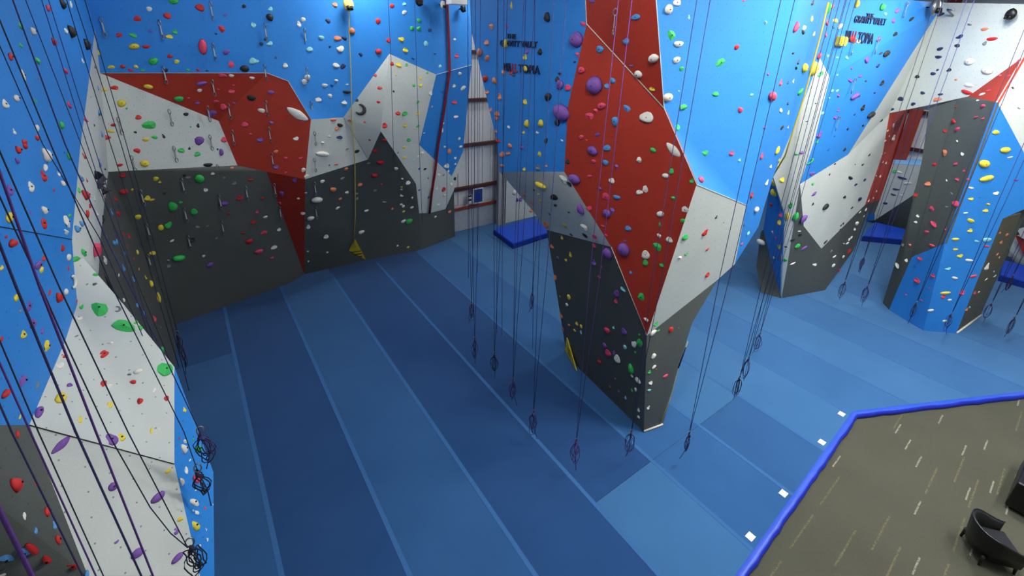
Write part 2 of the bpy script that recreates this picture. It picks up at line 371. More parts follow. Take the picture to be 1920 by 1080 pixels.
panel(L, 'hidden return of left slab', 'dark', [R1b, R2b, (R2b.x-.45, R2b.y+.2, 0), (bk.x, bk.y, 0), (bk.x, bk.y, 2.0)], hold=False)
panel(L, 'hidden filler behind left slab', 'white', [c5, b0, b1, (-1.62, 8.6, 5.2)], hold=False)
KB = atz(330, 608)
panel(L, 'dark corner panel', 'dark', [c3, KB, (-1.62, 8.6, 0), (-1.62, 8.6, 5.2), c5, c4])

# --- back climbing wall
K = wall('wall_rear', 'faceted back climbing wall of blue, red, white and charcoal panels')
e6, e7, e8 = aty(818, 140, 16.1), aty(884, 122, 16.4), aty(884, 60, 16.5)
tb, tc_, td, te = Vector((2.4, 15.9, 10.8)), Vector((5.2, 15.9, 10.8)), Vector((7.6, 16.0, 10.8)), aty(880, -45, 16.6)
d1, d0 = atz(571, 514), atz(545, 530)
m1, m2, m3, m4, m5 = on(690, 299, e3, e4, f4), aty(714, 246, 15.4), aty(786, 272, 16.4), aty(780, 345, 16.5), aty(786, 400, 17.0)
m6, m7, m8, m9 = aty(847, 330, 16.9), aty(851, 357, 17.0), aty(835, 392, 17.2), aty(808, 399, 17.1)
n1 = aty(868, 285, 17.0); q0, q1, q2 = atz(690, 487), atz(790, 468), atz(853, 443)
panel(K, 'blue wall above red roof', 'blue', [TA, L1, c2, e1, tb])
panel(K, 'blue wall above grey panel', 'blue', [tb, e1, e2, e3, e4, e5, tc_])
panel(K, 'blue wall above white peak', 'blue', [tc_, e5, e6, td])
panel(K, 'blue strip by red pole', 'blue', [td, e6, e7, e8, te])
panel(K, 'white slab under red roof', 'white', [c2, f1, f2, c3])
panel(K, 'dark red roof triangle', 'red', [c2, e1, f1])
panel(K, 'red bulge on back wall', 'red', [e1, e2, e3, f4, f3, f2, f1])
panel(K, 'red tail of back bulge', 'red', [f3, f4, d1])
panel(K, 'dark left overhang', 'dark', [c3, f2, f3, d1, d0, KB])
panel(K, 'grey panel beside red bulge', 'white', [e3, e4, m1, f4])
panel(K, 'white peaked panel', 'white', [e4, e5, m2, m1])
panel(K, 'white peaked panel', 'white', [e5, e6, m3, m2])
panel(K, 'dark middle overhang', 'dark', [f4, m1, m2, m4, m5, q1, q0, d1])
panel(K, 'grey panel near red pole', 'white', [m2, m3, m6, m7, m8, m9, m5, m4])
panel(K, 'deep blue back panel', 'blue', [e6, e7, n1, m6, m3])
panel(K, 'pale edge beside metal gap', 'white', [n1, m7, m6])
panel(K, 'small dark corner panel', 'dark', [m7, q2, q1, m5, m9, m8])
panel(K, 'white panel behind crash pad', 'white', [(c0.x+.45, 17.95, 0), (17, 17.95, 0), (17, 17.95, 4.4), (c0.x+.45, 17.95, 4.4)])
# --- middle tower (fin)
T = wall('wall_middle', 'freestanding wedge tower with red prow in the middle of the room')
u0t, u0, u1, u2 = atx(878, -40, 6.9), atx(884, 60, 6.9), atx(932, 268, 6.9), atx(937, 322, 6.9)
u3, u4, u5, u6 = atx(1058, 322, 6.9), atx(1065, 200, 6.9), atx(1100, 45, 6.9), atx(1095, -60, 6.9)
v3 = aty(1213, 629, 5.05); _rd = lambda x, y: on(x, y, u3, u5, v3)
v1, v2, g1_ = _rd(1245, 203), _rd(1306, 346), _rd(1146, 463); v6 = aty(1226, -60, v1.y+.05); u4r = _rd(1065, 200)
g1, g2, g3, g4 = g1_, atx(1025, 431, 7.6), atx(1003, 400, 7.5), atx(945, 331, 7.1)
T0, T1, T2, T3 = atz(1207, 810), atz(1242, 797), atz(1085, 690), atx(1060, 650, 8.25)
ft, w1, w3, w5, w6 = aty(1512, -60, 4.6), aty(1400, 385, 4.75), aty(1378, 495, 5.0), aty(1422, 425, 5.1), aty(1450, 330, 5.1)
w7, w8, w9 = aty(1492, 230, 5.1), aty(1538, 108, 5.05), aty(1588, -60, 5.0)
x1, x2, x3, x4 = aty(1345, 525, 5.0), aty(1298, 605, 4.95), aty(1271, 690, 4.9), aty(1251, 765, 4.85)
panel(T, 'blue lettered tower side', 'blue', [u0t, u0, u1, u2, u3, u4, u5, u6])
panel(T, 'red tower face', 'red', [u6, u5, v1, v6])
panel(T, 'red tower face', 'red', [u5, u4r, u3, g1, v3, v2, v1])
panel(T, 'grey tower underside', 'white', [u2, u3, g1, g2, g3, g4])
panel(T, 'dark left tower base', 'dark', [g2, g1, v3, T0, T2, T3])
panel(T, 'light blue tower side', 'blue', [v6, v1, v2, w1, ft])
panel(T, 'light blue tower side', 'blue', [ft, w1, w3, w5, w6, w7, w8, w9])
panel(T, 'white tower panel', 'white', [v2, w1, w3, x1, v3])
panel(T, 'dark right tower base', 'dark', [v3, x1, x2, x3, x4, T1, T0])
bl = [w9, w8, w6, w5, w3, x1, x2, x3, x4, T1]
for i in range(len(bl)-1):
    a, b = bl[i], bl[i+1]; z0, z1 = max(a.z, 0), max(b.z, 0)
    panel(T, 'hidden rear panel of tower', 'dark', [a, b, (9.0, 8.4, z1), (9.0, 8.4, z0)], hold=False)
# bright seams of the red tower
def seamline(parent, pts, mat, r=.012):
    return tube('seam_trim', [Vector(p) + (CAM-Vector(p)).normalized()*.006 for p in pts], r, mat, parent, 5)
seamline(T, [u6, u5, v1], M['chalk']); seamline(T, [v6, v1, v2], M['chalk'], .008); seamline(T, [g1, v3], M['chalk'], .008); seamline(T, [v2, w1], M['chalk'], .007)
seamline(T, [T0 + Vector((0, 0, .03)), T1 + Vector((0, 0, .03))], M['chalk'], .03); seamline(K, [c2, e1, e2, e3], M['chalk'], .008)
seamline(L, [LSE, LS, L4], M['ink'], .005); seamline(L, [L8, b3], M['ink'], .005)
seamline(K, [e4, m1], M['flash'], .008); seamline(K, [e6, e7], M['chalk'], .012)

# --- right wall with arch
R = wall('wall_right', 'right climbing wall with lettered blue panel, pale arete and white arch')
s0, s1, s2, s3, s4 = aty(1537, 108, 5.95), aty(1556, 145, 5.85), aty(1526, 268, 5.93), aty(1500, 345, 6.0), aty(1476, 500, 6.1)
s0l, s5, s6, s7 = aty(1515, 100, 6.06), aty(1440, 300, 6.3), aty(1471, 400, 6.3), aty(1467, 480, 6.25)
Q0, Q1, Q2 = atz(1428, 549), atz(1465, 559), atz(1547, 544)
a1, a2, a3 = aty(1449, 318, 6.7), atx(1431, 430, 17.2), atx(1441, 470, 17.35)
a4, a5 = atx(1426, 436, 17.7), atx(1418, 500, 17.5)
y1 = atx(1762, 18, 21.4); _rp = lambda x, y: on(x, y, s0, s1, y1)
y0, y00, p0 = _rp(1767, 5), _rp(1665, -3), _rp(1574, -25)
z1 = aty(1590, 290, 5.9); k5 = aty(1622, 384, 5.72); _wp = lambda x, y: on(x, y, s3, z1, k5)
k3, k4, k6, k6b = _wp(1668, 212), _wp(1655, 288), _wp(1540, 466), _wp(1507, 424)
k1 = atx(1815, 181, 20.9); k2 = on(1742, 197, k3, k1, y1)
k7, k8 = aty(1628, 400, 5.8), aty(1600, 470, 5.65)
o1, o2, o3 = on(2058, 10, k3, k1, y1), on(2056, 16, k3, k1, y1), on(1920, 106, k3, k1, y1)
panel(R, 'tall grey arete strip', 'white', [s0l, s0, s1, s2, s3, s4, Q1, s7, s6, s5])
panel(R, 'narrow blue panel beside arete', 'blue', [a1, s6, s7, Q1, a3, a2])
panel(R, 'dark panel left of arete', 'dark', [a2, a3, Q1, Q0, a5, a4])
panel(R, 'blue lettered right wall', 'blue', [p0, s0, s1, y1, y0, y00])
panel(R, 'blue panel below right lettering', 'blue', [s1, y1, z1, s3, s2])
panel(R, 'white diamond panel', 'white', [s3, z1, k3, k4, k5, k6, k6b])
panel(R, 'white overhanging arch', 'white', [y1, y0, o1, o2, o3, k1, k2, k3])
panel(R, 'white overhanging arch', 'white', [z1, y1, k3])
panel(R, 'dark panel under white diamond', 'dark', [s4, s3, k6b, k6, k5, k7, k8, Q2, Q1])
i1, i2, i3 = atx(1703, 204, 23.6), atx(1690, 258, 23.6), atx(1650, 374, 23.6)
panel(R, 'red inner arch', 'red', [k3, i1, i2, i3, k5, k4])
panel(R, 'pale soffit of arch', 'white', [k1, k2, i1, atx(1745, 206, 23.4), atx(1760, 207, 22.0)])
panel(R, 'dark inner arch', 'dark', [k5, i3, atx(1640, 400, 23.6), k7])

# --- pillar
P = wall('wall_pillar', 'blue and charcoal climbing pillar at the right under the arch')
P0, P1, P2, P3, P4 = atz(1655, 568), atz(1667, 581), atz(1731, 620), atz(1793, 625), atz(1838, 592)
def plane2(a, b):
    n = Vector((b.y-a.y, -(b.x-a.x), 0)).normalized(); return n, n.dot(a)
nf, cf = plane2(P2, P3); nr, cr_ = plane2(P3, P4)
F = lambda x, y: atp(x, y, nf, cf)
FR = lambda x, y: atp(x, y, nr, cr_)
h2, h3 = F(1870, 192), F(1772, 456)
h0, hl1, hl2, ma, mb = atx(1742, 203, 21.2), atx(1729, 300, 21.0), atx(1701, 420, 20.8), atx(1795, 187, 20.95), atx(1728, 430, 20.3)
h4, h5 = atx(1710, 482, 20.05), atx(1684, 540, 20.15)
j0, j1, j2, j3 = F(1921, 288), F(1921, 392), F(1880, 410), F(1838, 512)
j1b = F(1990, 350)
panel(P, 'dark pillar side', 'dark', [h0, ma, mb, h4, h5, P1, P0, hl2, hl1])
panel(P, 'dark pillar side', 'dark', [ma, k1, h2, h3, h4, mb])
panel(P, 'deep blue pillar foot', 'blue', [h3, h4, h5, P1, P2])
panel(P, 'bright blue pillar face', 'blue', [h2, j0, j1b, j1, j2, j3, P3, P2, h3])
panel(P, 'red triangle over pillar', 'red', [k1, o3, h2])
panel(P, 'white panel beside pillar', 'white', [h2, o3, o2, F(2060, 140), F(2060, 335), j1b, j0])
panel(P, 'brown pillar side', 'brown', [P3, j3, j2, FR(1915, 400), FR(1893, 452), FR(1868, 522), P4])
seamline(P, [P3 + Vector((0, 0, .03)), P4 + Vector((0, 0, .03))], M['chalk'], .045)
panel(P, 'hidden rear of pillar', 'dark', [P4, P0, hl2, hl1, h0, (23, 3.5, 7.4), (23.5, 1.6, 6)], hold=False)

# --- far boulders seen through the openings (parts of the far wall)
fx = lambda x, y, X=29.9: atx(x, y, X)
panel(wall_far, 'far grey boulder', 'white', [fx(1665, 305), fx(1730, 309), fx(1712, 366, 30.2), fx(1640, 413, 30.4), fx(1640, 380, 30.2)])
panel(wall_far, 'far boulder top', M['skyband'], [fx(1672, 296, 31.1), fx(1735, 299, 31.1), fx(1730, 309), fx(1665, 305)], hold=False)
panel(wall_far, 'far dark boulder base', 'dark', [fx(1640, 413, 30.4), fx(1712, 366, 30.2), fx(1705, 440, 30.9), fx(1615, 424, 30.9)])
panel(wall_far, 'far dark boulder corner', 'blue', [fx(1628, 372, 30.3), fx(1640, 380, 30.2), fx(1640, 413, 30.4), fx(1618, 415, 30.6)], hold=False)
panel(wall_far, 'far grey boulder at edge', 'white', [fx(1893, 470), fx(1903, 442), fx(1960, 500), fx(1960, 530), fx(1898, 492, 30.6)], hold=False)
panel(wall_far, 'far dark overhang at edge', 'dark', [fx(1870, 402), fx(1960, 380), fx(1960, 428), fx(1903, 442), fx(1893, 470), fx(1880, 500, 30.6), fx(1860, 440)], hold=False)
panel(wall_far, 'far red panel at edge', 'red', [fx(1903, 440, 29.7), fx(1915, 446, 29.7), fx(1960, 462, 29.7), fx(1960, 500, 29.7), fx(1918, 476, 29.7)], hold=False)
panel(wall_far, 'far white panel at edge', 'white', [fx(1907, 430, 29.5), fx(1960, 415, 29.5), fx(1960, 462, 29.5), fx(1915, 446, 29.5)], hold=False)

# --- wall lettering
def lettering(parent, txt, p_l, p_r, height, mat, normal, shear=0):
    cu = bpy.data.curves.new('lettering', 'FONT'); cu.body = txt; cu.align_x = 'LEFT'; cu.extrude = .012; cu.shear = shear; cu.offset = .012
    ob = bpy.data.objects.new('tmp_text', cu); COL.objects.link(ob)
    dg = bpy.context.evaluated_depsgraph_get(); me = bpy.data.meshes.new_from_object(ob.evaluated_get(dg)); bpy.data.objects.remove(ob); bpy.data.curves.remove(cu)
    xs = [v.co.x for v in me.vertices]; ys = [v.co.y for v in me.vertices]
    wx, hy = max(xs)-min(xs), max(ys)-min(ys)
    p_l, p_r = Vector(p_l), Vector(p_r); ax = (p_r-p_l); W = ax.length; ax.normalize(); n = Vector(normal).normalized(); up = n.cross(ax); up.normalize()
    for v in me.vertices:
        v.co = p_l + ax*((v.co.x-min(xs))/wx*W) + up*((v.co.y-min(ys))/hy*height) + n*(.015 + v.co.z)
    me.materials.clear(); me.materials.append(mat)
    return link('lettering', me, parent)

# ------------------------------------------------------------------ climbing holds
# one row per crop of the picture: x y colour width height (quarter pixels), optional shape letter
HOLDS = {
(0, 0): """358 62 m 55 45,460 30 k 45 70,532 35 w 40 50,155 195 g 40 55,155 338 g 35 40,240 235 w 35 60,75 425 r 45 50,398 315 r 35 55,280 458 g 40 45,525 240 k 55 90,490 235 w 30 40 F,640 335 k 45 85,618 455 w 25 40,490 535 m 45 35,172 565 w 45 75 F,285 585 r 15 20,355 505 b 20 30,118 737 w 50 50,38 780 w 55 70,265 755 g 30 35,318 720 b 15 25,518 785 m 45 55,455 940 g 30 60,275 960 w 35 45,107 987 w 30 40,275 1035 r 35 40,180 1070 r 40 50,640 895 m 45 40,740 845 b 45 45,680 725 k 15 15,762 1005 b 35 45,800 1030 r 40 35,830 985 y 45 20,850 938 r 35 25,710 500 k 15 30,705 940 k 15 20,775 672 y 40 25,735 660 b 30 35,858 658 r 55 35 F,912 775 y 45 50,950 812 g 15 20,1038 880 r 40 30,1120 938 g 80 60 F,1395 857 k 30 25,1485 942 k 20 30,1227 1022 k 18 30,1015 992 k 18 18,1095 1047 y 40 25,1160 1030 g 35 30,1430 952 g 10 12,1495 1055 p 50 60,1680 1048 m 40 35,1118 67 w 35 30,1030 140 r 40 40,1255 118 r 40 45,1300 8 g 55 40,1500 57 r 50 50,1830 47 k 25 25,1690 112 p 25 18,1663 217 r 40 45,1900 188 c 30 40,1620 253 d 15 15,893 262 r 35 30,998 265 g 40 30,1130 232 p 25 20,1312 240 g 32 32,1270 275 y 38 30,1005 348 y 60 40 D,1097 350 r 45 25,1520 352 m 50 105 D,1698 390 p 50 30,1150 460 g 55 45,1275 422 r 35 25,1325 462 y 32 28,1735 485 m 38 42,1895 458 c 55 38,1835 515 k 55 45 D,835 503 y 38 25,920 500 r 30 25,1020 500 y 28 22,980 525 r 30 20,1070 527 g 22 20,1245 527 k 30 20,1410 525 g 25 15,1485 523 r 22 20,1553 528 d 18 15,740 395 y 22 30,1112 650 y 52 30 D,1342 742 g 55 40,1668 567 m 55 25,1735 567 w 35 18,1890 585 w 32 20,1510 628 p 65 28,1497 678 w 32 20,1735 685 m 38 30,1638 667 m 15 12,1590 850 p 55 45,1620 760 m 35 18,1675 803 m 45 38,1480 770 p 30 22,1415 733 m 15 15,1750 640 m 15 12,1885 735 k 60 35,1835 935 m 40 38,1755 770 p 18 15,1880 1005 m 20 15""",
(480, 0): """108 68 c 32 28,103 130 k 45 50,353 148 w 28 32,322 182 w 28 40,540 158 d 35 35,592 35 o 32 32,720 232 o 42 42 D,490 283 c 35 30,610 287 o 48 35,663 288 d 42 32,403 370 c 40 35,633 368 w 48 45,553 350 d 18 15,785 410 d 32 32 F,147 433 d 18 15,70 293 d 20 22,40 328 d 25 22,103 327 c 42 28,5 458 c 25 28,220 492 w 35 32,600 490 w 42 35,652 498 d 38 35,385 580 w 35 35,362 613 w 38 35,602 605 w 28 20,515 640 w 42 22,570 640 B 22 20,683 635 w 20 12,555 718 w 35 32,680 690 k 55 25,463 750 w 48 32,663 770 w 35 30,1020 45 r 30 28,1112 30 c 25 22,1112 93 w 35 25,915 158 r 35 35,1222 155 g 28 28,1168 212 g 28 28,1220 215 g 28 28,995 302 r 28 35,1090 295 y 40 32,918 387 r 42 38,1120 377 y 35 35,1275 328 c 35 35,1177 437 B 20 20,1340 400 B 20 15,112 693 p 40 28,42 828 w 45 32,115 922 p 28 25,300 1040 w 35 28,30 1050 p 40 32,312 858 w 155 62 W,120 750 r 12 10,580 900 o 38 22,605 965 o 28 25,630 940 k 38 28,628 1030 d 38 25,550 1018 w 22 15,500 1070 w 30 20,700 905 o 20 18,757 752 k 22 22,1020 480 r 25 30,1070 487 y 38 35,1130 487 g 22 18,895 565 r 22 22,1050 563 y 12 12,928 660 r 32 22,1032 685 k 16 18,1233 590 y 25 25,1185 640 g 22 20,1235 643 y 28 20,918 765 r 25 18,1065 850 r 32 28,1115 852 g 35 32,1215 852 y 30 22,1215 765 g 25 18,816 915 r 16 18,965 942 r 38 35,1118 942 y 30 25,1215 945 g 25 18,1145 1050 g 30 25,1308 700 w 25 35,1285 545 g 18 15,852 1050 r 14 16,962 1052 r 35 18,778 820 k 85 85 C,1303 225 d 25 22,1490 295 w 18 18,1505 420 m 32 25,1380 497 c 25 22,1528 553 w 22 22,1485 645 w 25 22,1553 660 w 35 30,1395 685 B 22 15,1488 768 m 35 28,1498 875 w 32 22,1395 978 w 20 30,1525 1040 w 22 20,1320 800 c 12 15,1405 925 w 14 14,1262 997 w 12 10,1765 200 o 35 45,1880 195 p 25 30,1730 320 o 30 40,1680 395 o 35 55,1733 437 o 28 38,1720 590 r 35 45,1790 605 o 32 45,1733 693 o 28 32,1828 727 o 25 45,1808 855 o 35 40,1805 890 o 25 30,1760 825 o 20 30,1855 540 o 20 35,1875 330 y 28 60,1910 545 r 25 30,1895 952 w 20 22,1815 1055 r 30 30,1800 985 o 20 22,1915 40 y 15 50""",
(960, 0): """265 130 k 45 65,210 390 k 30 45,98 430 y 30 35,103 515 y 30 45,115 385 p 25 35,360 552 k 25 25,340 595 k 28 42,98 765 y 28 40,270 728 k 45 55,113 928 y 35 55,218 925 y 35 55,340 918 k 35 55,87 993 y 22 22,190 993 w 20 20,255 1055 k 25 40,470 465 d 20 15,12 560 d 28 25,375 1055 w 20 15,485 298 p 85 105 D,375 845 p 115 115 D,620 640 p 105 125 D,535 180 m 38 32 F,492 408 m 28 35 F,362 637 p 50 65,420 658 m 40 50,522 527 m 50 48,600 8 p 40 25,927 128 b 60 42,660 370 b 55 48,855 310 b 45 45,1062 438 w 72 58,893 490 p 28 22,948 557 w 52 50,1050 668 y 38 30,757 605 b 40 38,710 645 b 32 40,672 795 m 62 45,628 830 m 35 32,582 870 m 60 50,862 812 b 55 42,775 910 b 50 62,1010 880 w 88 80,640 1010 p 38 22,518 1030 m 32 35,560 1048 m 15 18,1172 70 w 55 65,1238 18 w 48 55,1195 262 g 60 60 F,1248 330 w 62 45,1233 450 w 52 42,1272 515 g 30 28,1168 730 w 62 60,1285 803 g 52 38,1242 955 g 42 45,1327 130 c 18 30,1563 468 g 55 52 F,1685 355 r 30 35,1528 705 g 40 35,1712 825 m 32 38,1798 708 c 20 22,1740 2 m 25 18,1900 168 c 25 28,1895 955 p 20 22,1253 680 c 12 20""",
(1440, 0): """335 20 k 30 35,205 205 m 35 75,270 210 w 35 35,262 243 k 40 25,188 400 k 28 18,445 62 g 35 75,445 172 m 40 38,435 262 m 25 32,380 420 m 35 45,328 140 y 22 45,505 155 y 35 30,490 205 d 22 15,540 195 w 32 35,535 310 y 60 65 Q,345 255 y 25 30,447 420 c 18 20,520 430 c 18 15,592 432 c 22 22,270 510 y 50 65 D,228 465 k 22 35,210 510 k 25 28,330 515 y 55 100 D,5 553 p 18 28,95 620 m 25 45,150 620 d 22 20,30 722 m 45 95 L,240 688 g 45 42,190 610 w 18 28,97 828 w 35 32,150 775 k 22 25,105 958 k 35 35,152 845 w 15 35,150 955 y 20 20,395 555 g 35 28,358 775 k 14 10,290 910 k 14 12,665 30 y 28 50,855 55 g 35 50,485 45 r 35 25,880 105 c 22 20,970 80 p 35 32,942 155 p 30 32,1075 143 k 38 22,955 255 k 38 25,632 292 r 55 40,678 310 w 25 30,830 290 p 35 30,845 400 k 25 18,887 402 k 48 42,742 450 p 35 45,825 493 d 28 25,630 512 p 22 18,692 570 p 30 20,617 603 p 35 25,735 607 d 20 15,855 622 k 35 32,650 722 p 60 40 D,685 720 d 18 18,480 682 c 22 22,518 682 c 18 20,455 738 c 20 20,530 715 p 22 28,712 808 k 32 38,408 850 c 18 25,528 825 p 22 22,505 882 p 35 25,598 968 d 25 25,650 858 d 15 15,385 1012 p 42 45,368 1062 g 22 25,520 562 c 18 15,800 697 d 18 12,500 1020 d 12 12,1295 108 d 35 25,1512 185 n 25 15,1622 220 o 35 22,1437 275 d 38 25,1680 292 r 60 22,1420 342 k 28 25,1625 325 n 22 28,1290 367 d 35 22,1278 428 d 35 22,1512 462 w 50 45 D,1645 530 w 60 48 D,1358 525 k 28 22,1237 553 d 28 22,1120 575 k 25 22,1410 597 o 15 15,1505 638 w 50 25,1490 692 r 60 28,1160 697 d 28 18,1292 708 d 28 15,1270 745 o 42 28,995 742 d 38 28,1090 780 d 25 22,930 820 d 25 18,772 862 k 55 42 D,852 903 k 25 18,712 942 k 22 18,1272 525 d 16 14,1740 565 m 25 18,1805 570 m 25 18,1655 680 m 25 15,1605 708 w 35 20,1572 752 w 22 15,1885 455 m 25 20,1613 795 m 25 25,1408 800 r 18 15,1560 880 m 28 15,1612 888 m 20 18,1393 910 r 28 28,1420 970 m 28 28,1328 982 r 22 22,1418 1058 w 15 15,1835 658 k 18 15,1880 812 n 18 10,1707 992 y 35 30,942 940 w 25 30,898 980 w 14 14,940 1035 w 28 42,880 1055 w 14 14,910 1020 w 10 12""",
(0, 270): """130 45 r 35 60,185 18 r 40 40,125 128 p 30 45,333 88 w 65 105,365 55 g 25 30,335 178 w 48 40,325 240 r 55 70,440 225 w 25 40,512 95 g 32 50,480 60 d 15 20,468 298 w 32 45,230 320 w 65 60,403 342 r 25 30,75 345 p 50 65,325 500 w 40 65,225 505 p 25 30,325 595 r 50 70,65 553 y 65 65,500 585 w 65 85 F,490 660 w 35 48,522 538 g 32 25,88 745 r 60 75 L,45 690 r 25 35,468 778 r 35 48,328 858 r 30 38,512 850 w 38 45,285 908 p 75 45,310 945 y 35 35,512 930 r 22 32,10 925 y 32 40,540 1035 w 60 95 C,630 90 r 25 40,745 145 b 40 55,608 258 b 40 55,650 270 r 18 35,590 345 g 32 40,635 385 r 45 75,670 465 r 28 32,650 525 r 42 48,710 410 w 25 40,725 520 w 28 40,610 600 b 32 45,575 640 b 38 55,705 795 m 60 65 Q,627 815 g 45 70 F,565 865 g 48 40 F,715 980 g 25 30,712 232 k 55 65 F,748 265 k 60 60 F,732 300 k 65 60 F,768 350 k 70 62 F,770 570 k 45 60 F,785 870 w 65 65 F,712 1050 n 28 18,865 410 r 25 45,885 525 r 35 38,835 510 b 22 45,885 465 d 18 30,925 675 r 28 32,965 690 r 25 35,795 695 n 20 25,850 745 b 40 40,875 735 b 25 35,960 762 r 20 18,935 818 b 18 30,1005 860 r 22 15,970 905 r 22 15,925 930 b 35 45,855 955 w 18 22,890 985 w 28 15,1000 1015 b 22 38,1042 940 o 20 15,1030 810 y 32 32,1092 1000 y 15 35,1130 1050 y 35 42,1028 50 r 38 38,900 158 r 35 20,1085 147 y 50 48 D,1360 48 g 38 35,1420 33 k 18 20,1480 75 g 38 32,1660 62 p 32 48,1632 40 d 12 15,785 190 k 12 15,1560 157 k 55 28,920 235 r 40 30,930 358 r 45 40,1168 260 y 35 28,1198 285 y 20 16,993 342 y 18 16,1105 407 y 38 35 D,1140 418 y 35 15,1035 547 y 42 32,1205 628 y 35 45,1262 610 g 42 48,1295 468 g 50 70,1355 437 g 22 20,1455 508 g 45 40,1497 260 g 55 60,1595 222 w 22 20,1410 250 n 30 22,1382 235 k 22 18,1542 345 w 25 30,1757 295 n 32 22,1680 445 p 60 40 L,1797 405 r 42 28,1880 270 r 35 15,1718 522 r 20 12,1900 585 r 35 25,1870 730 r 50 30,1483 620 n 28 22,1290 727 w 28 14,1340 855 g 80 60 L,1527 840 w 20 15,1622 708 n 22 12,1145 818 y 35 30,1575 905 p 50 28,1262 875 n 22 20,1265 915 n 22 28,1440 720 k 40 30,1825 668 r 22 14,1230 370 k 18 15,1740 178 o 22 14,1680 253 n 20 12,1555 617 n 25 12""",
(480, 270): """148 58 o 30 22,222 105 m 28 18,335 103 m 25 18,148 175 p 38 28,290 270 p 32 32,222 215 m 20 12,355 195 w 25 32,192 372 p 28 32,178 442 m 28 22,318 408 w 18 15,352 520 w 28 22,322 605 r 14 12,48 407 r 28 18,8 510 m 22 20,70 548 w 32 15,60 665 m 40 32,172 642 w 28 20,22 805 m 50 30,135 775 w 38 25,120 855 m 22 14,500 75 w 90 35 D,757 55 k 35 22,600 152 o 28 14,683 38 n 20 14,550 158 k 12 10,380 240 w 30 25,497 280 w 32 20,675 187 o 28 18,843 145 n 28 15,893 48 r 32 28,935 138 r 48 30,890 235 r 45 30,1050 185 w 30 20,648 258 n 28 18,578 342 o 42 35,780 303 o 30 28,457 418 w 75 35 D,375 365 w 15 12,682 362 w 25 20,632 410 o 22 18,755 372 n 22 16,757 410 n 25 18,943 303 r 22 10,892 350 n 28 15,612 480 w 30 16,828 500 w 32 16,962 437 n 30 14,1022 485 o 18 14,410 558 w 42 28,392 622 w 28 28,525 695 w 38 25,790 660 w 45 22,1140 290 w 32 30,1097 260 w 20 14,1092 322 y 16 14,1092 340 w 16 12,1095 385 w 28 20,1090 452 w 20 14,1105 467 w 22 16,1107 507 y 18 16,1172 403 w 18 18,1170 475 w 30 14,1145 580 g 45 40,1105 580 w 32 20,535 812 w 18 12,388 805 w 16 10,392 880 w 16 14,1140 775 y 18 14,1062 762 w 16 12,1112 25 y 32 22,1112 103 y 28 18,1185 120 c 20 14,1268 187 k 22 14,1225 185 B 18 14,1372 232 w 25 18,1408 232 n 18 12,1355 335 w 18 16,1408 340 r 25 32,1412 385 w 22 14,1368 452 w 22 16,1225 345 B 18 12,1295 400 B 18 14,1065 65 n 12 14,1292 255 B 12 12,1245 70 w 25 25,1450 55 o 28 35,1495 105 w 20 20,1430 165 w 42 30,1443 205 w 18 18,1415 20 w 16 16,1535 18 w 22 18,1495 150 w 18 12,1215 95 w 18 16,1492 260 k 18 25,1465 300 w 15 28,1845 80 o 38 42,1890 70 o 32 28,1905 15 o 28 32,1845 165 o 28 25,1345 545 w 18 14,1450 510 o 25 20""",
(960, 270): """75 20 p 25 35,207 75 y 28 35,92 190 y 22 28,195 178 n 35 35,258 165 o 18 22,90 385 o 30 32,150 445 o 30 22,145 495 o 30 30,255 605 o 42 45,65 415 p 22 35,120 455 c 20 18,215 310 y 85 50 L,212 427 y 30 28,385 265 w 60 55 F,430 300 k 35 28,315 400 k 60 45 F,325 460 k 28 18,515 490 p 50 75,425 513 k 20 10,395 608 y 38 35,540 625 w 55 45 F,548 685 k 38 28,280 525 p 18 20,443 680 k 25 14,165 345 k 15 14,198 378 y 18 12,18 360 w 30 45,38 420 d 20 25,300 768 o 28 28,375 703 y 22 25,438 830 y 22 35,405 870 y 20 22,298 893 o 22 25,325 1000 o 28 40,345 852 p 20 22,720 820 p 62 70 D,620 695 m 38 35,615 762 m 30 30,615 890 p 35 35,672 920 m 14 18,655 995 m 22 20,605 50 p 75 60 D,712 30 b 50 45,1058 45 g 45 30,955 118 w 38 38,418 133 k 30 30,612 130 m 30 28,702 140 b 40 42,785 170 p 25 32,1195 205 g 38 38,1152 238 w 48 32,468 262 p 85 65 D,582 242 m 35 20,748 275 w 38 40,1348 278 g 32 32,1415 268 m 42 48,1000 338 w 42 48,955 362 w 45 35,705 392 m 60 48 F,785 400 b 50 30,1210 405 g 35 28,578 482 m 40 35,712 520 p 60 55 D,752 500 p 42 48,1112 525 w 52 38 D,1298 490 w 52 42 F,1280 575 g 35 28,1110 603 g 20 28,870 632 b 42 38,680 615 m 30 14,1103 688 w 30 30,1180 718 w 45 40,705 680 m 22 20,1090 770 g 72 60,838 790 p 85 85 D,1003 830 w 52 65,1000 890 g 42 40,1122 908 g 30 28,892 965 b 25 22,848 725 p 22 15,662 335 p 28 20,1210 45 w 130 58 W,1532 548 k 18 22,1447 665 r 38 45,1465 790 r 22 18,1465 980 r 28 40,1298 698 g 42 48,1308 825 g 30 20,1258 852 w 30 22,1588 590 n 10 10,1447 68 g 42 40,1648 70 m 30 35,1707 120 c 16 28,1873 90 m 25 50,1798 385 r 28 48,1830 492 w 55 40,1770 668 c 28 25,1722 752 m 18 20,1910 290 w 40 38,1738 610 d 14 16,1765 520 B 14 14,1868 735 w 55 35 D""",
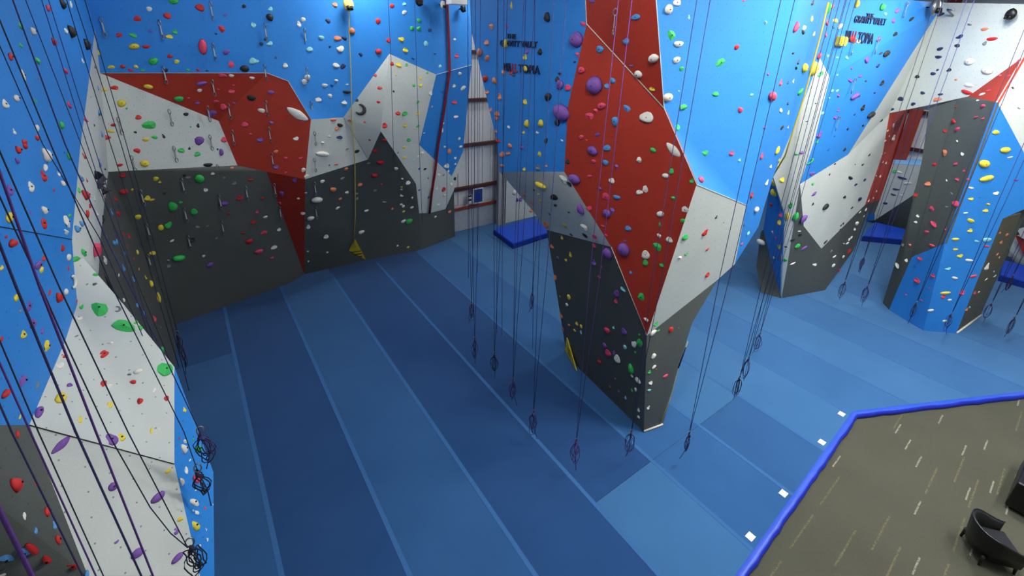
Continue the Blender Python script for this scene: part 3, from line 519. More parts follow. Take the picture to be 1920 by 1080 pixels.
(1440, 270): """70 45 y 45 60,85 120 y 28 28 D,75 165 y 35 22,20 170 w 30 30,105 270 y 35 38 D,45 290 y 35 45,45 365 y 35 50,255 65 p 20 22,218 78 g 20 15,310 130 g 60 35 C,330 222 p 42 22,618 255 k 42 22,345 375 p 45 30,430 470 k 42 40,575 398 k 25 22,658 305 d 22 18,630 478 k 18 16,337 450 k 18 18,688 412 d 32 25,335 300 g 18 22,462 228 k 14 14,760 82 k 22 15,710 155 k 22 12,655 152 k 12 10,502 150 k 18 12,455 40 B 18 18,575 40 k 22 25,725 268 d 22 18,168 462 g 28 38,145 545 y 32 55,205 545 g 32 65,265 560 p 45 50,25 455 r 20 25,85 590 y 22 40,95 535 m 20 28,35 660 w 14 16,60 705 m 14 16,85 770 y 20 40,42 850 w 18 18,85 850 r 20 18,220 765 g 28 35,270 780 p 35 20,135 772 k 18 10,185 720 k 28 18,130 870 g 25 22,185 897 w 32 15,350 905 w 30 20,497 845 w 28 14,490 910 w 28 22,475 803 n 20 20,235 655 w 20 10,240 680 k 22 20,665 595 w 25 30,735 490 w 20 25,690 510 w 20 15,650 640 w 18 22,625 700 w 18 18,595 745 w 25 14,608 715 w 15 22,565 845 w 18 18,570 748 w 20 10,608 805 r 40 35,530 945 r 28 25,548 610 k 15 15,545 640 k 20 10,430 735 k 28 16,565 595 k 18 15,720 540 w 14 12,852 75 w 14 14,878 65 w 14 14,862 135 w 12 12,885 143 w 16 18,812 238 w 12 12,842 243 w 18 18,812 355 w 14 16,790 405 w 14 14,755 425 w 16 16,950 205 g 25 22,985 212 w 30 14,1005 255 d 60 14,1045 295 w 45 14,960 340 d 45 12,940 380 d 30 12,1000 385 w 20 10,880 445 d 25 16,1327 65 o 38 48,1458 75 w 25 22,1250 152 r 25 22,1407 148 m 28 22,1340 272 w 14 14,1420 265 m 25 18,1198 300 o 30 35,1108 383 r 22 25,1500 265 m 16 14,1230 485 m 42 28,1408 448 m 35 42,1340 470 n 16 16,1123 540 w 18 20,1108 585 w 18 18,1243 600 m 38 30,1330 640 m 14 14,1190 660 m 28 18,1230 762 m 32 20,1012 757 n 14 25,1065 757 o 18 18,1038 873 w 18 28,970 912 w 28 28,1470 200 m 16 16,1378 370 n 16 12,1778 45 y 48 42 D,1620 148 y 58 52 D,1638 258 y 70 40 D,1815 100 w 25 12,1522 330 w 28 16,1710 370 w 28 28,1522 412 y 28 22,1650 452 y 25 18,1632 500 y 30 22,1482 518 w 22 14,1520 575 y 38 28,1515 650 y 28 25,1405 715 y 35 22,1565 730 c 28 12,1640 718 c 45 28,1405 792 y 28 16,1440 840 y 28 28,1508 873 w 38 18,1350 935 c 30 20,1640 768 m 28 15,1140 860 m 32 22,1118 1025 m 35 35,1237 988 m 28 22,1540 992 m 32 20,1400 1005 w 30 20,1100 915 B 14 12,1860 270 p 25 15,1590 400 B 14 12,1740 665 o 18 18,1790 680 o 22 22,1748 738 o 28 28,1720 825 o 18 18,1735 850 y 16 16,1640 920 w 35 45,1695 955 w 18 14,1700 990 w 28 10,1635 1015 w 22 10""",
(0, 540): """118 75 y 42 42,152 165 n 28 30,217 135 p 55 50,245 265 p 55 60,175 348 y 45 55,315 320 p 28 40,350 435 y 65 80,10 378 r 25 40,370 30 r 30 35,435 75 r 45 70,490 30 w 35 40,165 695 p 60 55,35 795 r 60 65 L,278 725 n 35 35,147 965 y 22 30,575 92 r 16 30,612 140 g 28 38,745 150 g 75 135 F,930 285 g 85 130 F,1237 612 g 90 95 F,878 158 n 45 45 C,595 225 w 28 35,572 358 n 22 22,783 492 r 65 42,828 412 w 35 25,480 510 r 25 30,450 580 w 40 50,775 718 r 38 40,1000 705 r 30 35,522 728 p 28 35,970 648 n 25 22,1035 625 w 50 35,455 825 y 65 70,293 930 p 70 50,825 875 y 45 35,598 988 y 40 35,1050 848 r 35 42,1248 828 r 32 32,818 740 w 35 30,1155 765 w 28 25,1135 1070 y 40 20,1190 1055 w 25 25,1018 255 g 25 30,1052 298 g 28 35,1215 465 g 30 35,925 92 w 20 28,1025 130 b 25 25,1075 190 b 28 28,1158 230 m 28 35,1185 70 y 50 55,1205 293 n 14 16,1065 42 n 16 16,1383 912 y 22 38""",
(0, 810): """130 20 r 40 35,110 400 r 70 100,265 380 r 28 40,350 600 r 50 50,180 630 w 35 30,408 700 b 42 45,265 738 b 35 38,240 875 r 45 150 L,185 890 b 60 85,52 945 b 55 65,350 960 r 42 75,430 812 r 45 50,545 1010 r 40 55,650 1065 b 50 35,15 1070 w 40 30,460 95 p 130 55 W,838 55 p 65 80,912 38 y 45 50,848 410 p 55 55,1185 490 p 90 75 L,1120 273 k 18 14,1258 290 y 35 40,1352 655 y 35 40,1322 745 p 35 40,872 820 p 28 32,1030 910 p 75 85 L,1330 945 p 80 60 L,1375 130 w 45 65,1390 70 w 28 35,1342 45 r 18 22,1488 130 g 40 60,1422 208 w 16 22,1395 288 w 35 38,1362 375 w 32 50,1478 350 m 48 65 D,1455 530 w 40 70,1470 600 w 22 50,1540 570 m 16 20,1462 705 y 45 80,1548 730 w 14 20,1555 805 w 22 22,1500 852 w 18 20,1465 435 w 14 18,1595 540 c 12 28,1450 55 g 14 16""",
(960, 540): """360 62 o 14 12,428 68 y 28 35,412 125 w 22 22,370 208 o 28 35,487 267 y 22 25,520 288 y 20 28,382 310 o 22 30,428 278 o 20 15,470 318 y 22 15,517 330 c 18 28,715 318 m 50 35,762 297 c 20 18,840 325 p 42 42,785 40 p 42 45,780 98 m 30 35,832 8 c 38 25,695 432 p 35 35,720 485 m 50 40,765 485 p 18 40,848 443 c 28 28,955 350 g 16 16,915 420 w 38 45,957 412 g 48 60,925 480 g 18 18,790 530 w 55 45,655 555 r 28 25,895 605 g 45 65,900 658 w 22 18,945 692 w 45 32,735 738 m 14 12,900 765 g 16 25,927 762 w 18 25,852 822 c 18 20,950 915 w 22 22,950 967 w 22 18,800 775 p 16 10,775 680 n 12 12,970 65 g 50 50,1007 237 w 42 28,1190 312 r 35 35,1055 335 w 55 32,1098 318 g 22 16,1080 270 g 35 30,1065 590 w 28 22,1030 630 g 28 22,1040 712 w 28 28,1150 660 m 38 22,1028 767 c 28 16,1022 898 w 22 28,1252 300 n 10 8,1060 510 w 35 35,1085 608 r 12 12""",
(1440, 540): """1035 50 m 12 12,1152 92 m 15 12,1220 168 w 28 20,1330 38 y 48 22,1315 65 m 22 28,1362 90 w 22 14,1325 247 w 25 15,1455 35 m 25 40,1550 35 m 22 28,1580 30 w 16 10,1490 160 o 25 22,1510 145 c 16 18,1212 2 m 14 10""",
}
BVH = BVHTree.FromPolygons([tuple(v) for v in TRI_V], TRI_F)
def drop(x, y):
    d = ray(x, y).normalized(); loc, nor, i, dist = BVH.ray_cast(CAM, d)
    if loc is None: return None
    if nor.dot(d) > 0: nor = -nor
    return loc, nor, TRI_P[i][0]
# hold shapes, unit footprint 1 x 1, height about .6, lying on z = 0
def shape_mesh(kind, seed):
    rnd = random.Random(seed); bm = bmesh.new()
    if kind in ('C',):                                   # crescent / open ring
        vs, fs = tube_data([(.36*math.cos(a), .36*math.sin(a), .12) for a in [math.radians(-150 + i*17) for i in range(15)]], [.05+.09*math.sin(math.pi*i/14) for i in range(15)], 7)
        me = bpy.data.meshes.new('hold'); me.from_pydata([tuple(v) for v in vs], [], fs)
        me.polygons.foreach_set('use_smooth', [True]*len(me.polygons)); bm.free(); return me
    if kind == 'Q':                                      # bevelled block
        bmesh.ops.create_cube(bm, size=1); bmesh.ops.bevel(bm, geom=list(bm.edges), offset=.12, segments=2, affect='EDGES')
        for v in bm.verts: v.co.z = (v.co.z+.5)*.7; v.co.x *= .85 if v.co.z > .4 else 1; v.co.y *= .85 if v.co.z > .4 else 1
    else:
        bmesh.ops.create_icosphere(bm, subdivisions=1 if kind == 'F' else 2, radius=.5)
        ph = [rnd.uniform(0, 6.3) for _ in range(6)]; amp = {'D': .03, 'F': .13, 'W': .05, 'L': .05}.get(kind, .10)
        for v in bm.verts:
            c = v.co; an = math.atan2(c.y, c.x)
            k = 1 + amp*(math.sin(2*an+ph[0]) + .8*math.sin(3*an+ph[1]) + .6*math.sin(5*c.z*3+ph[2]))
            x, y, z = c.x*k, c.y*k, c.z
            if kind == 'J' and z > 0: z = z*.8 - .35*math.exp(-((x-.02)**2*5 + (y-.14)**2*16))*(z > .1)          # scooped jug
            if kind == 'P': x *= .8 + .35*abs(y)                                                                   # waisted pinch
            if kind == 'E': z *= .8 + .8*max(0, y)                                                                  # edge with a lip on top
            if kind == 'W': z *= .75 - .5*x; y *= 1 - .55*abs(x)                                                    # long wedge
            if kind == 'L': x, y = x*.95 + y*.25, y*.62 - x*.35; x = x*1.0                                          # slanted bar
            if kind == 'F': z = z + .12*math.sin(7*x+ph[3])*math.cos(6*y+ph[4])
            v.co = (x, y, max(0, z)*1.1)
    me = bpy.data.meshes.new('hold'); bm.to_mesh(me); bm.free()
    if kind not in ('F', 'Q'): me.polygons.foreach_set('use_smooth', [True]*len(me.polygons))
    return me
LIB = {}
def lib(kind, var):
    if (kind, var) not in LIB:
        LIB[(kind, var)] = shape_mesh(kind, ord(kind)*13 + var); LIB[(kind, var)].materials.append(HM['w'])
    return LIB[(kind, var)]
rows = []
rnd = random.Random(11)
for (ox, oy), txt in HOLDS.items():
    for t in txt.split(','):
        q = t.split(); x, y, col, wq, hq = float(q[0])/4+ox, float(q[1])/4+oy, q[2], float(q[3])/4, float(q[4])/4
        hit = drop(x, y)
        if hit is None: continue
        loc, nor, phrase = hit
        if len(q) > 5: kind = q[5]
        elif wq > 1.55*hq: kind = 'E'
        elif hq > 1.4*wq: kind = 'P'
        else: kind = rnd.choice('JJDEF')
        rows.append(dict(x=x, y=y, c=col, w=wq, h=hq, loc=loc, nor=nor, ph=phrase, k=kind, var=rnd.randrange(4), rot=rnd.uniform(-.35, .35)))
bykey = {}
for r in rows: bykey.setdefault((r['ph'], r['c']), []).append(r)
for lst in bykey.values():
    lst.sort(key=lambda r: (r['y'], r['x']))
    for i, r in enumerate(lst): r['rank'] = i; r['n'] = len(lst)
rows.sort(key=lambda r: -r['w']*r['h'])
def hold_matrix(r):
    n = r['nor']; up = Vector((0, 0, 1)); yv = (up - n*n.dot(up))
    if yv.length < .1: yv = Vector((0, 1, 0)) - n*n.y
    yv.normalize(); xv = yv.cross(n); s = depth(r['loc'])/FPX
    vd = (CAM-r['loc']).normalized(); fx = 1/max(.55, math.sqrt(max(0, 1-vd.dot(xv)**2))); fy = 1/max(.6, math.sqrt(max(0, 1-vd.dot(yv)**2)))
    W, H = r['w']*s*1.12*fx, r['h']*s*1.12*fy; D = (.62*min(W, H) + .08*max(W, H))*(1.5 if r['k'] == 'F' and r['c'] == 'k' and r['ph'].startswith('white strip') else .45 if r['k'] == 'F' and min(W, H) > .12 else .6 if r['k'] == 'W' else 1)
    rt = Matrix.Rotation(r['rot'] if r['k'] not in 'WLQ' else 0, 3, 'Z')
    B = Matrix((xv, yv, n)).transposed() @ rt
    if r['k'] == 'W': B = B @ Matrix.Rotation(math.radians(-33 if r['c'] == 'w' else 12), 3, 'Z')
    m3 = B @ Matrix.Diagonal((W, H, D))
    m = m3.to_4x4(); m.translation = r['loc'] - n*.004; return m, (W, H, D)
ind, rest = rows[:300], rows[300:]
boltme = bpy.data.meshes.new('bolt'); bmb = bmesh.new(); bmesh.ops.create_cone(bmb, cap_ends=True, segments=8, radius1=.011, radius2=.011, depth=.02); bmb.to_mesh(boltme); bmb.free(); boltme.materials.append(M['bolt'])
for r in ind:
    o = bpy.data.objects.new('climbing_hold', lib(r['k'], r['var'])); COL.objects.link(o)
    m, (W, H, D) = hold_matrix(r); o.matrix_world = m
    o.material_slots[0].link = 'OBJECT'; o.material_slots[0].material = HM[r['c']]
    cn = HC[r['c']][0]
    if r['n'] == 1: lab = f"{cn} climbing hold on {r['ph']}, only one of its colour there"
    elif r['rank'] == 0: lab = f"{cn} climbing hold on {r['ph']}, highest of its colour there"
    elif r['rank'] == r['n']-1: lab = f"{cn} climbing hold on {r['ph']}, lowest of its colour there"
    else: lab = f"{cn} climbing hold on {r['ph']}, {ORD[r['rank']]} highest of its colour"
    tag(o, lab, 'hold', 'climbing holds bolted to the panels')
    if r['w']*r['h'] > 130 and r['k'] in 'JDEPF':
        b = bpy.data.objects.new('bolt', boltme); COL.objects.link(b); b.parent = o
        vz = max((v.co.z for v in o.data.vertices if abs(v.co.x) < .15 and abs(v.co.y) < .15), default=.4)
        b.matrix_parent_inverse = Matrix.Identity(4); b.matrix_basis = Matrix.Translation((0, 0, vz)) @ Matrix.Diagonal((.9/max(W, .01), .9/max(H, .01), .6/max(D, .01), 1))
# the smaller ones that are left, one mesh
vs, fs, mi = [], [], []; cols = list(HC)
for r in rest:
    me = lib('F' if r['k'] in 'FQ' else ('E' if r['k'] == 'E' else 'J'), r['var']); m, _ = hold_matrix(r); k = len(vs)
    vs += [m @ v.co for v in me.vertices]
    for p in me.polygons: fs.append(tuple(k+i for i in p.vertices)); mi.append(cols.index(r['c']))
so = mesh('small_climbing_holds', vs, fs, None)
for c_ in cols: so.data.materials.append(HM[c_])
so.data.polygons.foreach_set('material_index', mi)
tag(so, 'scattered smaller coloured climbing holds all over the walls', 'holds', kind='stuff')
print('holds', len(rows), 'missed', sum(len(t.split(',')) for t in HOLDS.values())-len(rows))

# ------------------------------------------------------------------ lettering on the walls
nx = Vector((-1, 0, 0))
lettering(T, 'THE', atx(951, 72, 6.9), atx(968, 73, 6.9), .11, M['text'], nx, .1); lettering(T, 'GRAVITY VAULT', atx(939, 86, 6.9), atx(1008, 90, 6.9), .14, M['text'], nx, .1)
lettering(T, 'WA', atx(945, 133, 6.9), atx(959, 134, 6.9), .2, M['text'], nx); lettering(T, 'LL', atx(961, 135, 6.9), atx(971, 136, 6.9), .2, M['textred'], nx); lettering(T, 'TOPIA', atx(973, 136, 6.9), atx(1013, 140, 6.9), .2, M['text'], nx)
def onpanel(x, y, lift=.0):
    h = drop(x, y); return h[0] + h[1]*lift
nR = drop(1630, 40)[1]
def let2(txt, l, r, h, mat): lettering(R, txt, onpanel(*l), onpanel(*r), h, mat, nR, 0)
let2('THE', (1622, 35), (1635, 36.5), .15, M['text']); let2('GRAVITY VAULT', (1600, 42), (1658, 48), .19, M['text'])
let2('WA', (1581, 78), (1592, 79), .3, M['text']); let2('LL', (1594, 79), (1603, 80), .3, M['textred']); let2('TOPIA', (1605, 80), (1634, 83), .3, M['text'])

# ------------------------------------------------------------------ ropes
def rope_thing(label, strands, r, mat, coil=None, coil_r=.1, coil_h=.55, seed=0, group='climbing ropes'):
    base = Vector(strands[0][-1]); o = empty('climbing_rope', base); tag(o, label, 'rope', group)
    for s in strands: tube('rope_strand', s, r, mat, o, 6)
    if coil is not None:
        rn = random.Random(seed); vs, fs = [], []; c = Vector(coil)
        tube_data([c + Vector((rn.uniform(-.02, .02), rn.uniform(-.02, .02), .07-.03*i)) for i in range(5)], [k_*coil_r for k_ in (.1, .2, .24, .2, .12)], 7, vs, fs)
        for i in range(5):
            a = rn.uniform(0, 6.3); w_ = coil_r*rn.uniform(.3, 1); h_ = coil_h*rn.uniform(.55, 1)
            pts = [c + Vector((math.cos(a)*w_*math.sin(t)+.02*math.sin(3*t+i), math.sin(a)*w_*math.sin(t), -h_*.5*(1-math.cos(t)))) for t in [2*math.pi*j/16 for j in range(16)]]
            tube_data(pts, max(r*.8, .006), 5, vs, fs, closed=True)
        tl = c + Vector((rn.uniform(-.1, .1), rn.uniform(-.1, .1), 0))
        tube_data([c, c+Vector((.03, 0, -coil_h*.6)), tl+Vector((0, 0, -coil_h*1.15))], max(r*.8, .006), 5, vs, fs)
        mesh('tied_coil', vs, fs, mat, o, True)
        cv, cf2 = tube_data([c + Vector((.035*math.cos(t), 0, .1+.055*math.sin(t))) for t in [2*math.pi*j/12 for j in range(12)]], .008, 5, closed=True)
        mesh('carabiner', cv, cf2, M['steel'], o, True)
    return o
def polyrope(pix, Y, top=10.7, bottom=None):
    ps = [aty(x, y, Y) for x, y in pix]; d = ps[0]-ps[1]; k = (top-ps[0].z)/d.z if d.z > .01 else 0
    ps = [ps[0]+d*k] + ps
    if bottom is not None:
        d = ps[-1]-ps[-2]; k = (bottom-ps[-1].z)/d.z; ps.append(ps[-1]+d*k)
    return ps
G_ = 'ropes hanging along the left wall'
LR = [  # label, pixels, Y, radius, material, bottom z, coil pixel
 ('thick purple rope crossing the very bottom left corner', [(-40, 868), (0, 960), (60, 1080)], 1.25, .005, 'rope2', .2, None),
 ('navy rope over the dark panel at lower left', [(0, 760), (22, 810), (155, 1080)], 3.3, .005, 'rope', .2, None),
 ('purple rope along the edge between dark panel and grey slab', [(0, 682), (57, 810), (180, 1080)], 3.3, .005, 'rope2', .2, None),
 ('thin black rope just right of the dark lower panel edge', [(0, 640), (72, 810), (194, 1080)], 3.5, .004, 'rope3', .2, None),
 ('thick navy rope down the middle of the grey lower slab', [(0, 460), (31, 540), (80, 660), (142, 810), (265, 1080)], 3.0, .006, 'rope', .2, None),
 ('thick purple rope down the right of the grey lower slab', [(0, 325), (75, 540), (120, 655), (180, 810), (287, 1080)], 3.0, .006, 'rope2', .2, None),
 ('slack black rope bending across grey slab to a tied bundle', [(0, 370), (58, 495), (124, 645), (201, 810), (282, 952), (320, 1000), (352, 1027)], 4.0, .0048, 'rope3', None, None),
 ('straight black rope ending in bundle at grey slab corner', [(0, 285), (112, 540), (240, 810), (352, 1027)], 4.05, .0048, 'rope3', None, (360, 1030)),
 ('black rope ending beside the pink hold of narrow blue panel', [(0, 39), (95, 270), (211, 540), (345, 810), (371, 885)], 4.9, .0048, 'rope3', None, (374, 890)),
 ('dark rope ending highest on the narrow blue panel', [(24, 0), (122, 270), (205, 460), (300, 650), (377, 815)], 5.0, .0048, 'rope', None, (379, 820)),
 ('thin dark rope over upper blue wall, fourth from left at top', [(48, 0), (152, 270), (200, 390), (262, 540)], 8.6, .0048, 'rope3', 2.2, None),
 ('thin dark rope over upper blue wall, fifth from left at top', [(0, 87), (80, 270), (186, 445), (230, 545)], 6.7, .0048, 'rope3', 2.4, None),
 ('paired thin rope left of centre over upper blue wall', [(78, 0), (163, 270), (205, 400), (250, 540)], 8.8, .0048, 'rope', 3.0, None),
 ('paired thin rope right of centre over upper blue wall', [(91, 0), (175, 270), (216, 400), (258, 540)], 9.2, .0048, 'rope', 3.0, None),
 ('thin rope falling past the dark rocks on white strip', [(125, 0), (207, 270), (255, 420), (300, 570)], 10.0, .006, 'rope3', 2.5, None),
 ('thin rope second closest to the left room corner', [(140, 0), (227, 270), (270, 420), (312, 575)], 10.5, .006, 'rope3', 1.5, None),
 ('thin rope closest to left room corner with bundle above mats', [(159, 0), (237, 270), (290, 460), (333, 625)], 10.5, .006, 'rope3', None, (334, 632)),
]
for i, (lab, pix, Y, r_, mt, bz, co) in enumerate(LR):
    st = polyrope(pix, Y, bottom=bz)
    rope_thing(lab, [st], r_, M[mt], aty(co[0], co[1], Y) if co else None, .11 if Y < 6 else .12, .42 if Y < 6 else .8, i, G_)
# free hanging doubled ropes: pixel of the tied end, label
CR = [(884, 572, 'rope left of tower, highest tied end of all there'), (998, 552, 'rope ending left of dark tower base, farthest back there'),
      (890, 640, 'rope left of tower ending nearest the metal gap'), (927, 668, 'rope left of tower, second tied end from the left'), (962, 718, 'rope left of tower, third tied end from the left'),
      (1000, 778, 'rope left of tower with tied end nearest its base'), (1080, 832, 'purple rope down the red tower face, short bundle at floor'), (1183, 815, 'rope ending just in front of the tower prow'),
      (1291, 818, 'rope down light blue tower side, ending right of prow'), (1386, 712, 'lowest tied end right of tower among three together'), (1403, 676, 'middle tied end right of tower among three together'),
      (1424, 630, 'highest tied end right of tower among three together'), (1583, 532, 'rope end left of pillar, nearest the dark wall'), (1626, 540, 'rope end just left of the pillar foot'), (1619, 485, 'rope end in front of arch crash pad'),
      (1717, 572, 'rope against the deep blue pillar foot'), (1783, 592, 'rope against bright blue pillar face'), (1858, 572, 'rope end right of pillar beside brown side'), (1902, 598, 'rope end right of pillar, nearest the viewer'), (1898, 520, 'rope end before far right crash pad')]
for i, (x, y, lab) in enumerate(CR):
    p = atz(x, y, .95); top = 10.9
    if i in (15, 16):                                     # hang clear of the leaning pillar faces
        hp = drop(x, y); p = CAM + (hp[0]-CAM)*.955 if hp else p
    sx = .07
    mt = M['rope2'] if i in (6,) else M['rope'] if i % 3 else M['rope3']
    rope_thing(lab, [[(p.x+sx*k, p.y-sx*k, top), (p.x+sx*k*.9, p.y-sx*k*.9, 5), (p.x, p.y, p.z)] for k in (-1, 1)], (.0062 if x < 1500 else .008), mt, p, .11, .62, 40+i, 'ropes hanging free over the mats')
# ropes lying close to the back wall and the metal gap
BR = [([(727, -20), (733, 110), (738, 300)], 15.3, 'thin rope along the ridge of white peaked panel'), ([(777, -20), (781, 130), (787, 300), (792, 420)], 15.4, 'thin rope right of the white peak, left of red pole'),
      ([(835, 20), (838, 200), (838, 330), (838, 400)], 15.9, 'thin rope just right of dark red pole'), ([(877, -10), (878, 400)], 13.0, 'leftmost rope crossing the metal gap'),
      ([(895, -10), (895, 425)], 13.2, 'rope crossing the right half of metal gap'), ([(934, -10), (932, 470)], 9.6, 'left rope over blue lettered tower side'),
      ([(945, -10), (942, 470)], 9.4, 'second rope over blue lettered tower side'), ([(986, -10), (980, 200), (970, 470)], 8.6, 'third rope over blue lettered tower side'), ([(1003, -10), (1000, 470)], 8.4, 'right rope over blue lettered tower side')]
for i, (pix, Y, lab) in enumerate(BR):
    st = polyrope(pix, Y, 10.8, .6 if Y < 14 else None); rope_thing(lab, [st], .007 if Y < 11 else .009, M['rope'], None, group='ropes near the back wall')

# ------------------------------------------------------------------ quickdraws
QD = {(0, 0): [(760, 180), (1195, 200), (1575, 60), (1595, 370), (1225, 545), (1265, 870), (1590, 640), (1555, 835), (1710, 820), (1745, 1020), (1570, 1060), (885, 930)],
      (480, 0): [(62, 225), (360, 260), (60, 530), (375, 550), (75, 800), (100, 1000), (405, 810), (430, 1030)],
      (0, 270): [(1300, 65), (985, 135), (1360, 295), (1050, 385), (1380, 515), (1095, 635), (1640, 420), (1660, 615), (1105, 865), (1630, 215), (1840, 355), (1405, 725)],
      (480, 270): [(120, 110), (140, 330), (165, 510), (430, 150), (430, 325), (445, 505)], (960, 0): [(1755-960//1, 115)], (1440, 0): [(1030, 60), (632, 340), (812, 335), (635, 630), (515, 915)]}
def ringm(name, rx, rz, r):
    vs, fs = tube_data([(rx*math.cos(t), 0, rz*math.sin(t)) for t in [2*math.pi*j/10 for j in range(10)]], r, 5, closed=True)
    me = bpy.data.meshes.new(name); me.from_pydata([tuple(v) for v in vs], [], fs); me.materials.append(M['steel']); me.polygons.foreach_set('use_smooth', [True]*len(me.polygons)); return me
cara = ringm('carabiner', .035, .065, .011)
slv, slf = box_data(-.016, .016, -.006, .006, -.13, .13); slm = bpy.data.meshes.new('sling'); slm.from_pydata(slv, [], slf); slm.materials.append(M['flash'])
qs = []
for (ox, oy), l in QD.items():
    for x, y in l:
        h = drop(ox+x/4, oy+y/4-8)
        if h: qs.append((oy+y/4, ox+x/4, h))
qs.sort(key=lambda q: (q[0], q[1]))
byp = {}
for q in qs: byp.setdefault(q[2][2], []).append(q)
for ph, lst in byp.items():
    for i, (yy, xx, h) in enumerate(lst):
        p = h[0] + h[1]*.07; e = empty('quickdraw', p)
        lab = f"steel quickdraw hanging on {ph}, " + ('only one there' if len(lst) == 1 else 'highest there' if i == 0 else 'lowest there' if i == len(lst)-1 else f'{ORD[i]} from top')
        tag(e, lab, 'quickdraw', 'quickdraws hanging on the walls')
        for nm, me, dz in (('carabiner', cara, 0), ('sling', slm, -.17), ('carabiner', cara, -.34)):
            c_ = bpy.data.objects.new(nm, me); COL.objects.link(c_); c_.parent = e; c_.location = (0, 0, dz); c_.rotation_euler = (0, 0, .5 if dz else -.6)

# ------------------------------------------------------------------ auto belay devices and straps
def device(label, x, y, r, strap=None, body='devwhite', wallY=None):
    h = drop(x, max(y, 1)); p = h[0] + h[1]*.22; n = h[1]
    o = empty('belay_device', p); tag(o, label, 'belay device', 'belay devices high on the walls')
    bm = bmesh.new(); bmesh.ops.create_uvsphere(bm, u_segments=16, v_segments=10, radius=r)
    for v in bm.verts: v.co = Vector((v.co.x, v.co.y*.6, v.co.z*1.15))
    q = n.to_track_quat('-Y', 'Z').to_matrix()
    for v in bm.verts: v.co = q @ v.co + p
    me = bpy.data.meshes.new('casing'); bm.to_mesh(me); bm.free(); me.materials.append(M[body]); me.polygons.foreach_set('use_smooth', [True]*len(me.polygons)); link('casing', me, o)
    tube('bracket', [h[0], p - n*r*.4, p + Vector((0, 0, r*1.2))], .025, M['bolt'], o)
    cvs, cfs = [], []
    side = n.cross(Vector((0, 0, 1))).normalized()
    for k in (-1, 1): tube_data([p + n*r*.55 + side*(k*r*.35) + Vector((0, 0, -r*.2)), p + n*r*.7 + side*(k*r*.3) + Vector((0, 0, -r*.9))], r*.28, 8, cvs, cfs)
    mesh('drum_cover', cvs, cfs, M['bolt'], o, True)
    if strap:
        tube('strap', [p + n*.05] + strap, .017, M['strap'], o, 5)
        e_ = Vector(strap[-1]); cv, cf3 = tube_data([e_ + Vector((.05*math.cos(t), 0, -.07+.08*math.sin(t))) for t in [2*math.pi*j/10 for j in range(10)]], .012, 5, closed=True); mesh('clip', cv, cf3, M['steel'], o, True)
    return o
def off(x, y, d=.1, Y=4.9):
    h = drop(x, y); return h[0] + h[1]*d if h else aty(x, y, Y)
device('pale yellow belay device above blue wall with long yellow strap', 648, 9, .17, [off(652, 60), off(656, 130), off(660, 225), off(662, 300), off(663, 400), off(662, 455)], 'devyellow')
device('dark round belay device at top of blue wall, left of red pole', 780, 2, .15, None, 'bolt')
device('small pale belay device just left of red pole top', 823, 9, .12, None, 'devwhite')
device('dark belay device just right of red pole top', 861, 17, .12, None, 'bolt')
device('dark shiny belay device on the blue lettered right wall', 1737, 14, .22, None, 'steel')
device('dark belay device at the right end of white arch', 1905, 27, .14, None, 'bolt')
o = empty('belay_strap', off(1438, 405, .1)); tag(o, 'yellow webbing strap down right edge of light blue tower side', 'strap')
tube('strap', [off(1541, 4, .12), off(1528, 60, .12), off(1515, 110, .12), off(1497, 180, .12), off(1478, 240, .12), off(1462, 290, .12), off(1446, 345, .12)], .02, M['strap'], o, 5)
tube('clip_bar', [off(1446, 345, .12), off(1444, 352, .12)], .03, M['steel'], o, 5)
pp = [off(834, 1, .07) + Vector((0, 0, .5))] + [off(x, y, .07) for x, y in ((836, 5), (839, 70), (841, 128), (841, 134), (830, 210), (820, 270), (814, 320), (808, 360), (804, 398))]
o = tube('trim_1', pp, .05, M['pole'], n=8); tag(o, 'dark red pole running down the back wall beside metal gap', 'trim', kind='structure')
bx_ = aty(857, 0, 15.7); o = box('ceiling_vent', (bx_.x-.34, bx_.x+.34, 15.5, 15.9, bx_.z-.16, bx_.z+.3), M['label'], None, .03); tag(o, 'white box duct end at top beside red pole', 'duct')

h = drop(1787, 30); o = empty('rope_anchor', h[0]); tag(o, 'steel rope anchor of two short bars on white arch top', 'anchor')
tube('bar', [h[0], off(1791, 18, .35)], .03, M['steel'], o, 8); tube('bar', [off(1791, 18, .35), off(1804, 20, .35)], .022, M['steel'], o, 8)
# ------------------------------------------------------------------ yellow gates
def gate(name, label, tri, nrm, marks):
    a = [Vector(p) for p in tri]; n = Vector(nrm).normalized(); o = empty(name, (a[1]+a[2])/2); tag(o, label, 'gate banner', 'yellow belay gates')
    N = 3; vs = a + [p - n*.03 for p in a]; mesh('banner', vs, [(0, 1, 2), (5, 4, 3), (0, 3, 4, 1), (1, 4, 5, 2), (2, 5, 3, 0)], M['yellow'], o)
    for u, v, w_, h_ in marks:
        ax = (a[2]-a[1]); c = a[1] + ax*u + (a[0]-(a[1]+a[2])/2)*v; ax = ax.normalized(); up = (a[0]-(a[1]+a[2])/2).normalized()
        q = [c - ax*w_ - up*h_, c + ax*w_ - up*h_, c + ax*w_ + up*h_, c - ax*w_ + up*h_]; q = [p + n*.006 for p in q]
        mesh('print_mark', q + [p - n*.005 for p in q], [(0, 1, 2, 3), (7, 6, 5, 4), (0, 4, 5, 1), (1, 5, 6, 2), (2, 6, 7, 3), (3, 7, 4, 0)], M['ink'], o)
    return o
gA, gB = atz(640, 495, .03), atz(686, 487, .03); g0 = off(662, 446, .12)
gn = (gB-gA).cross(g0-gA).normalized(); gn = gn if gn.dot(CAM-gA) > 0 else -gn
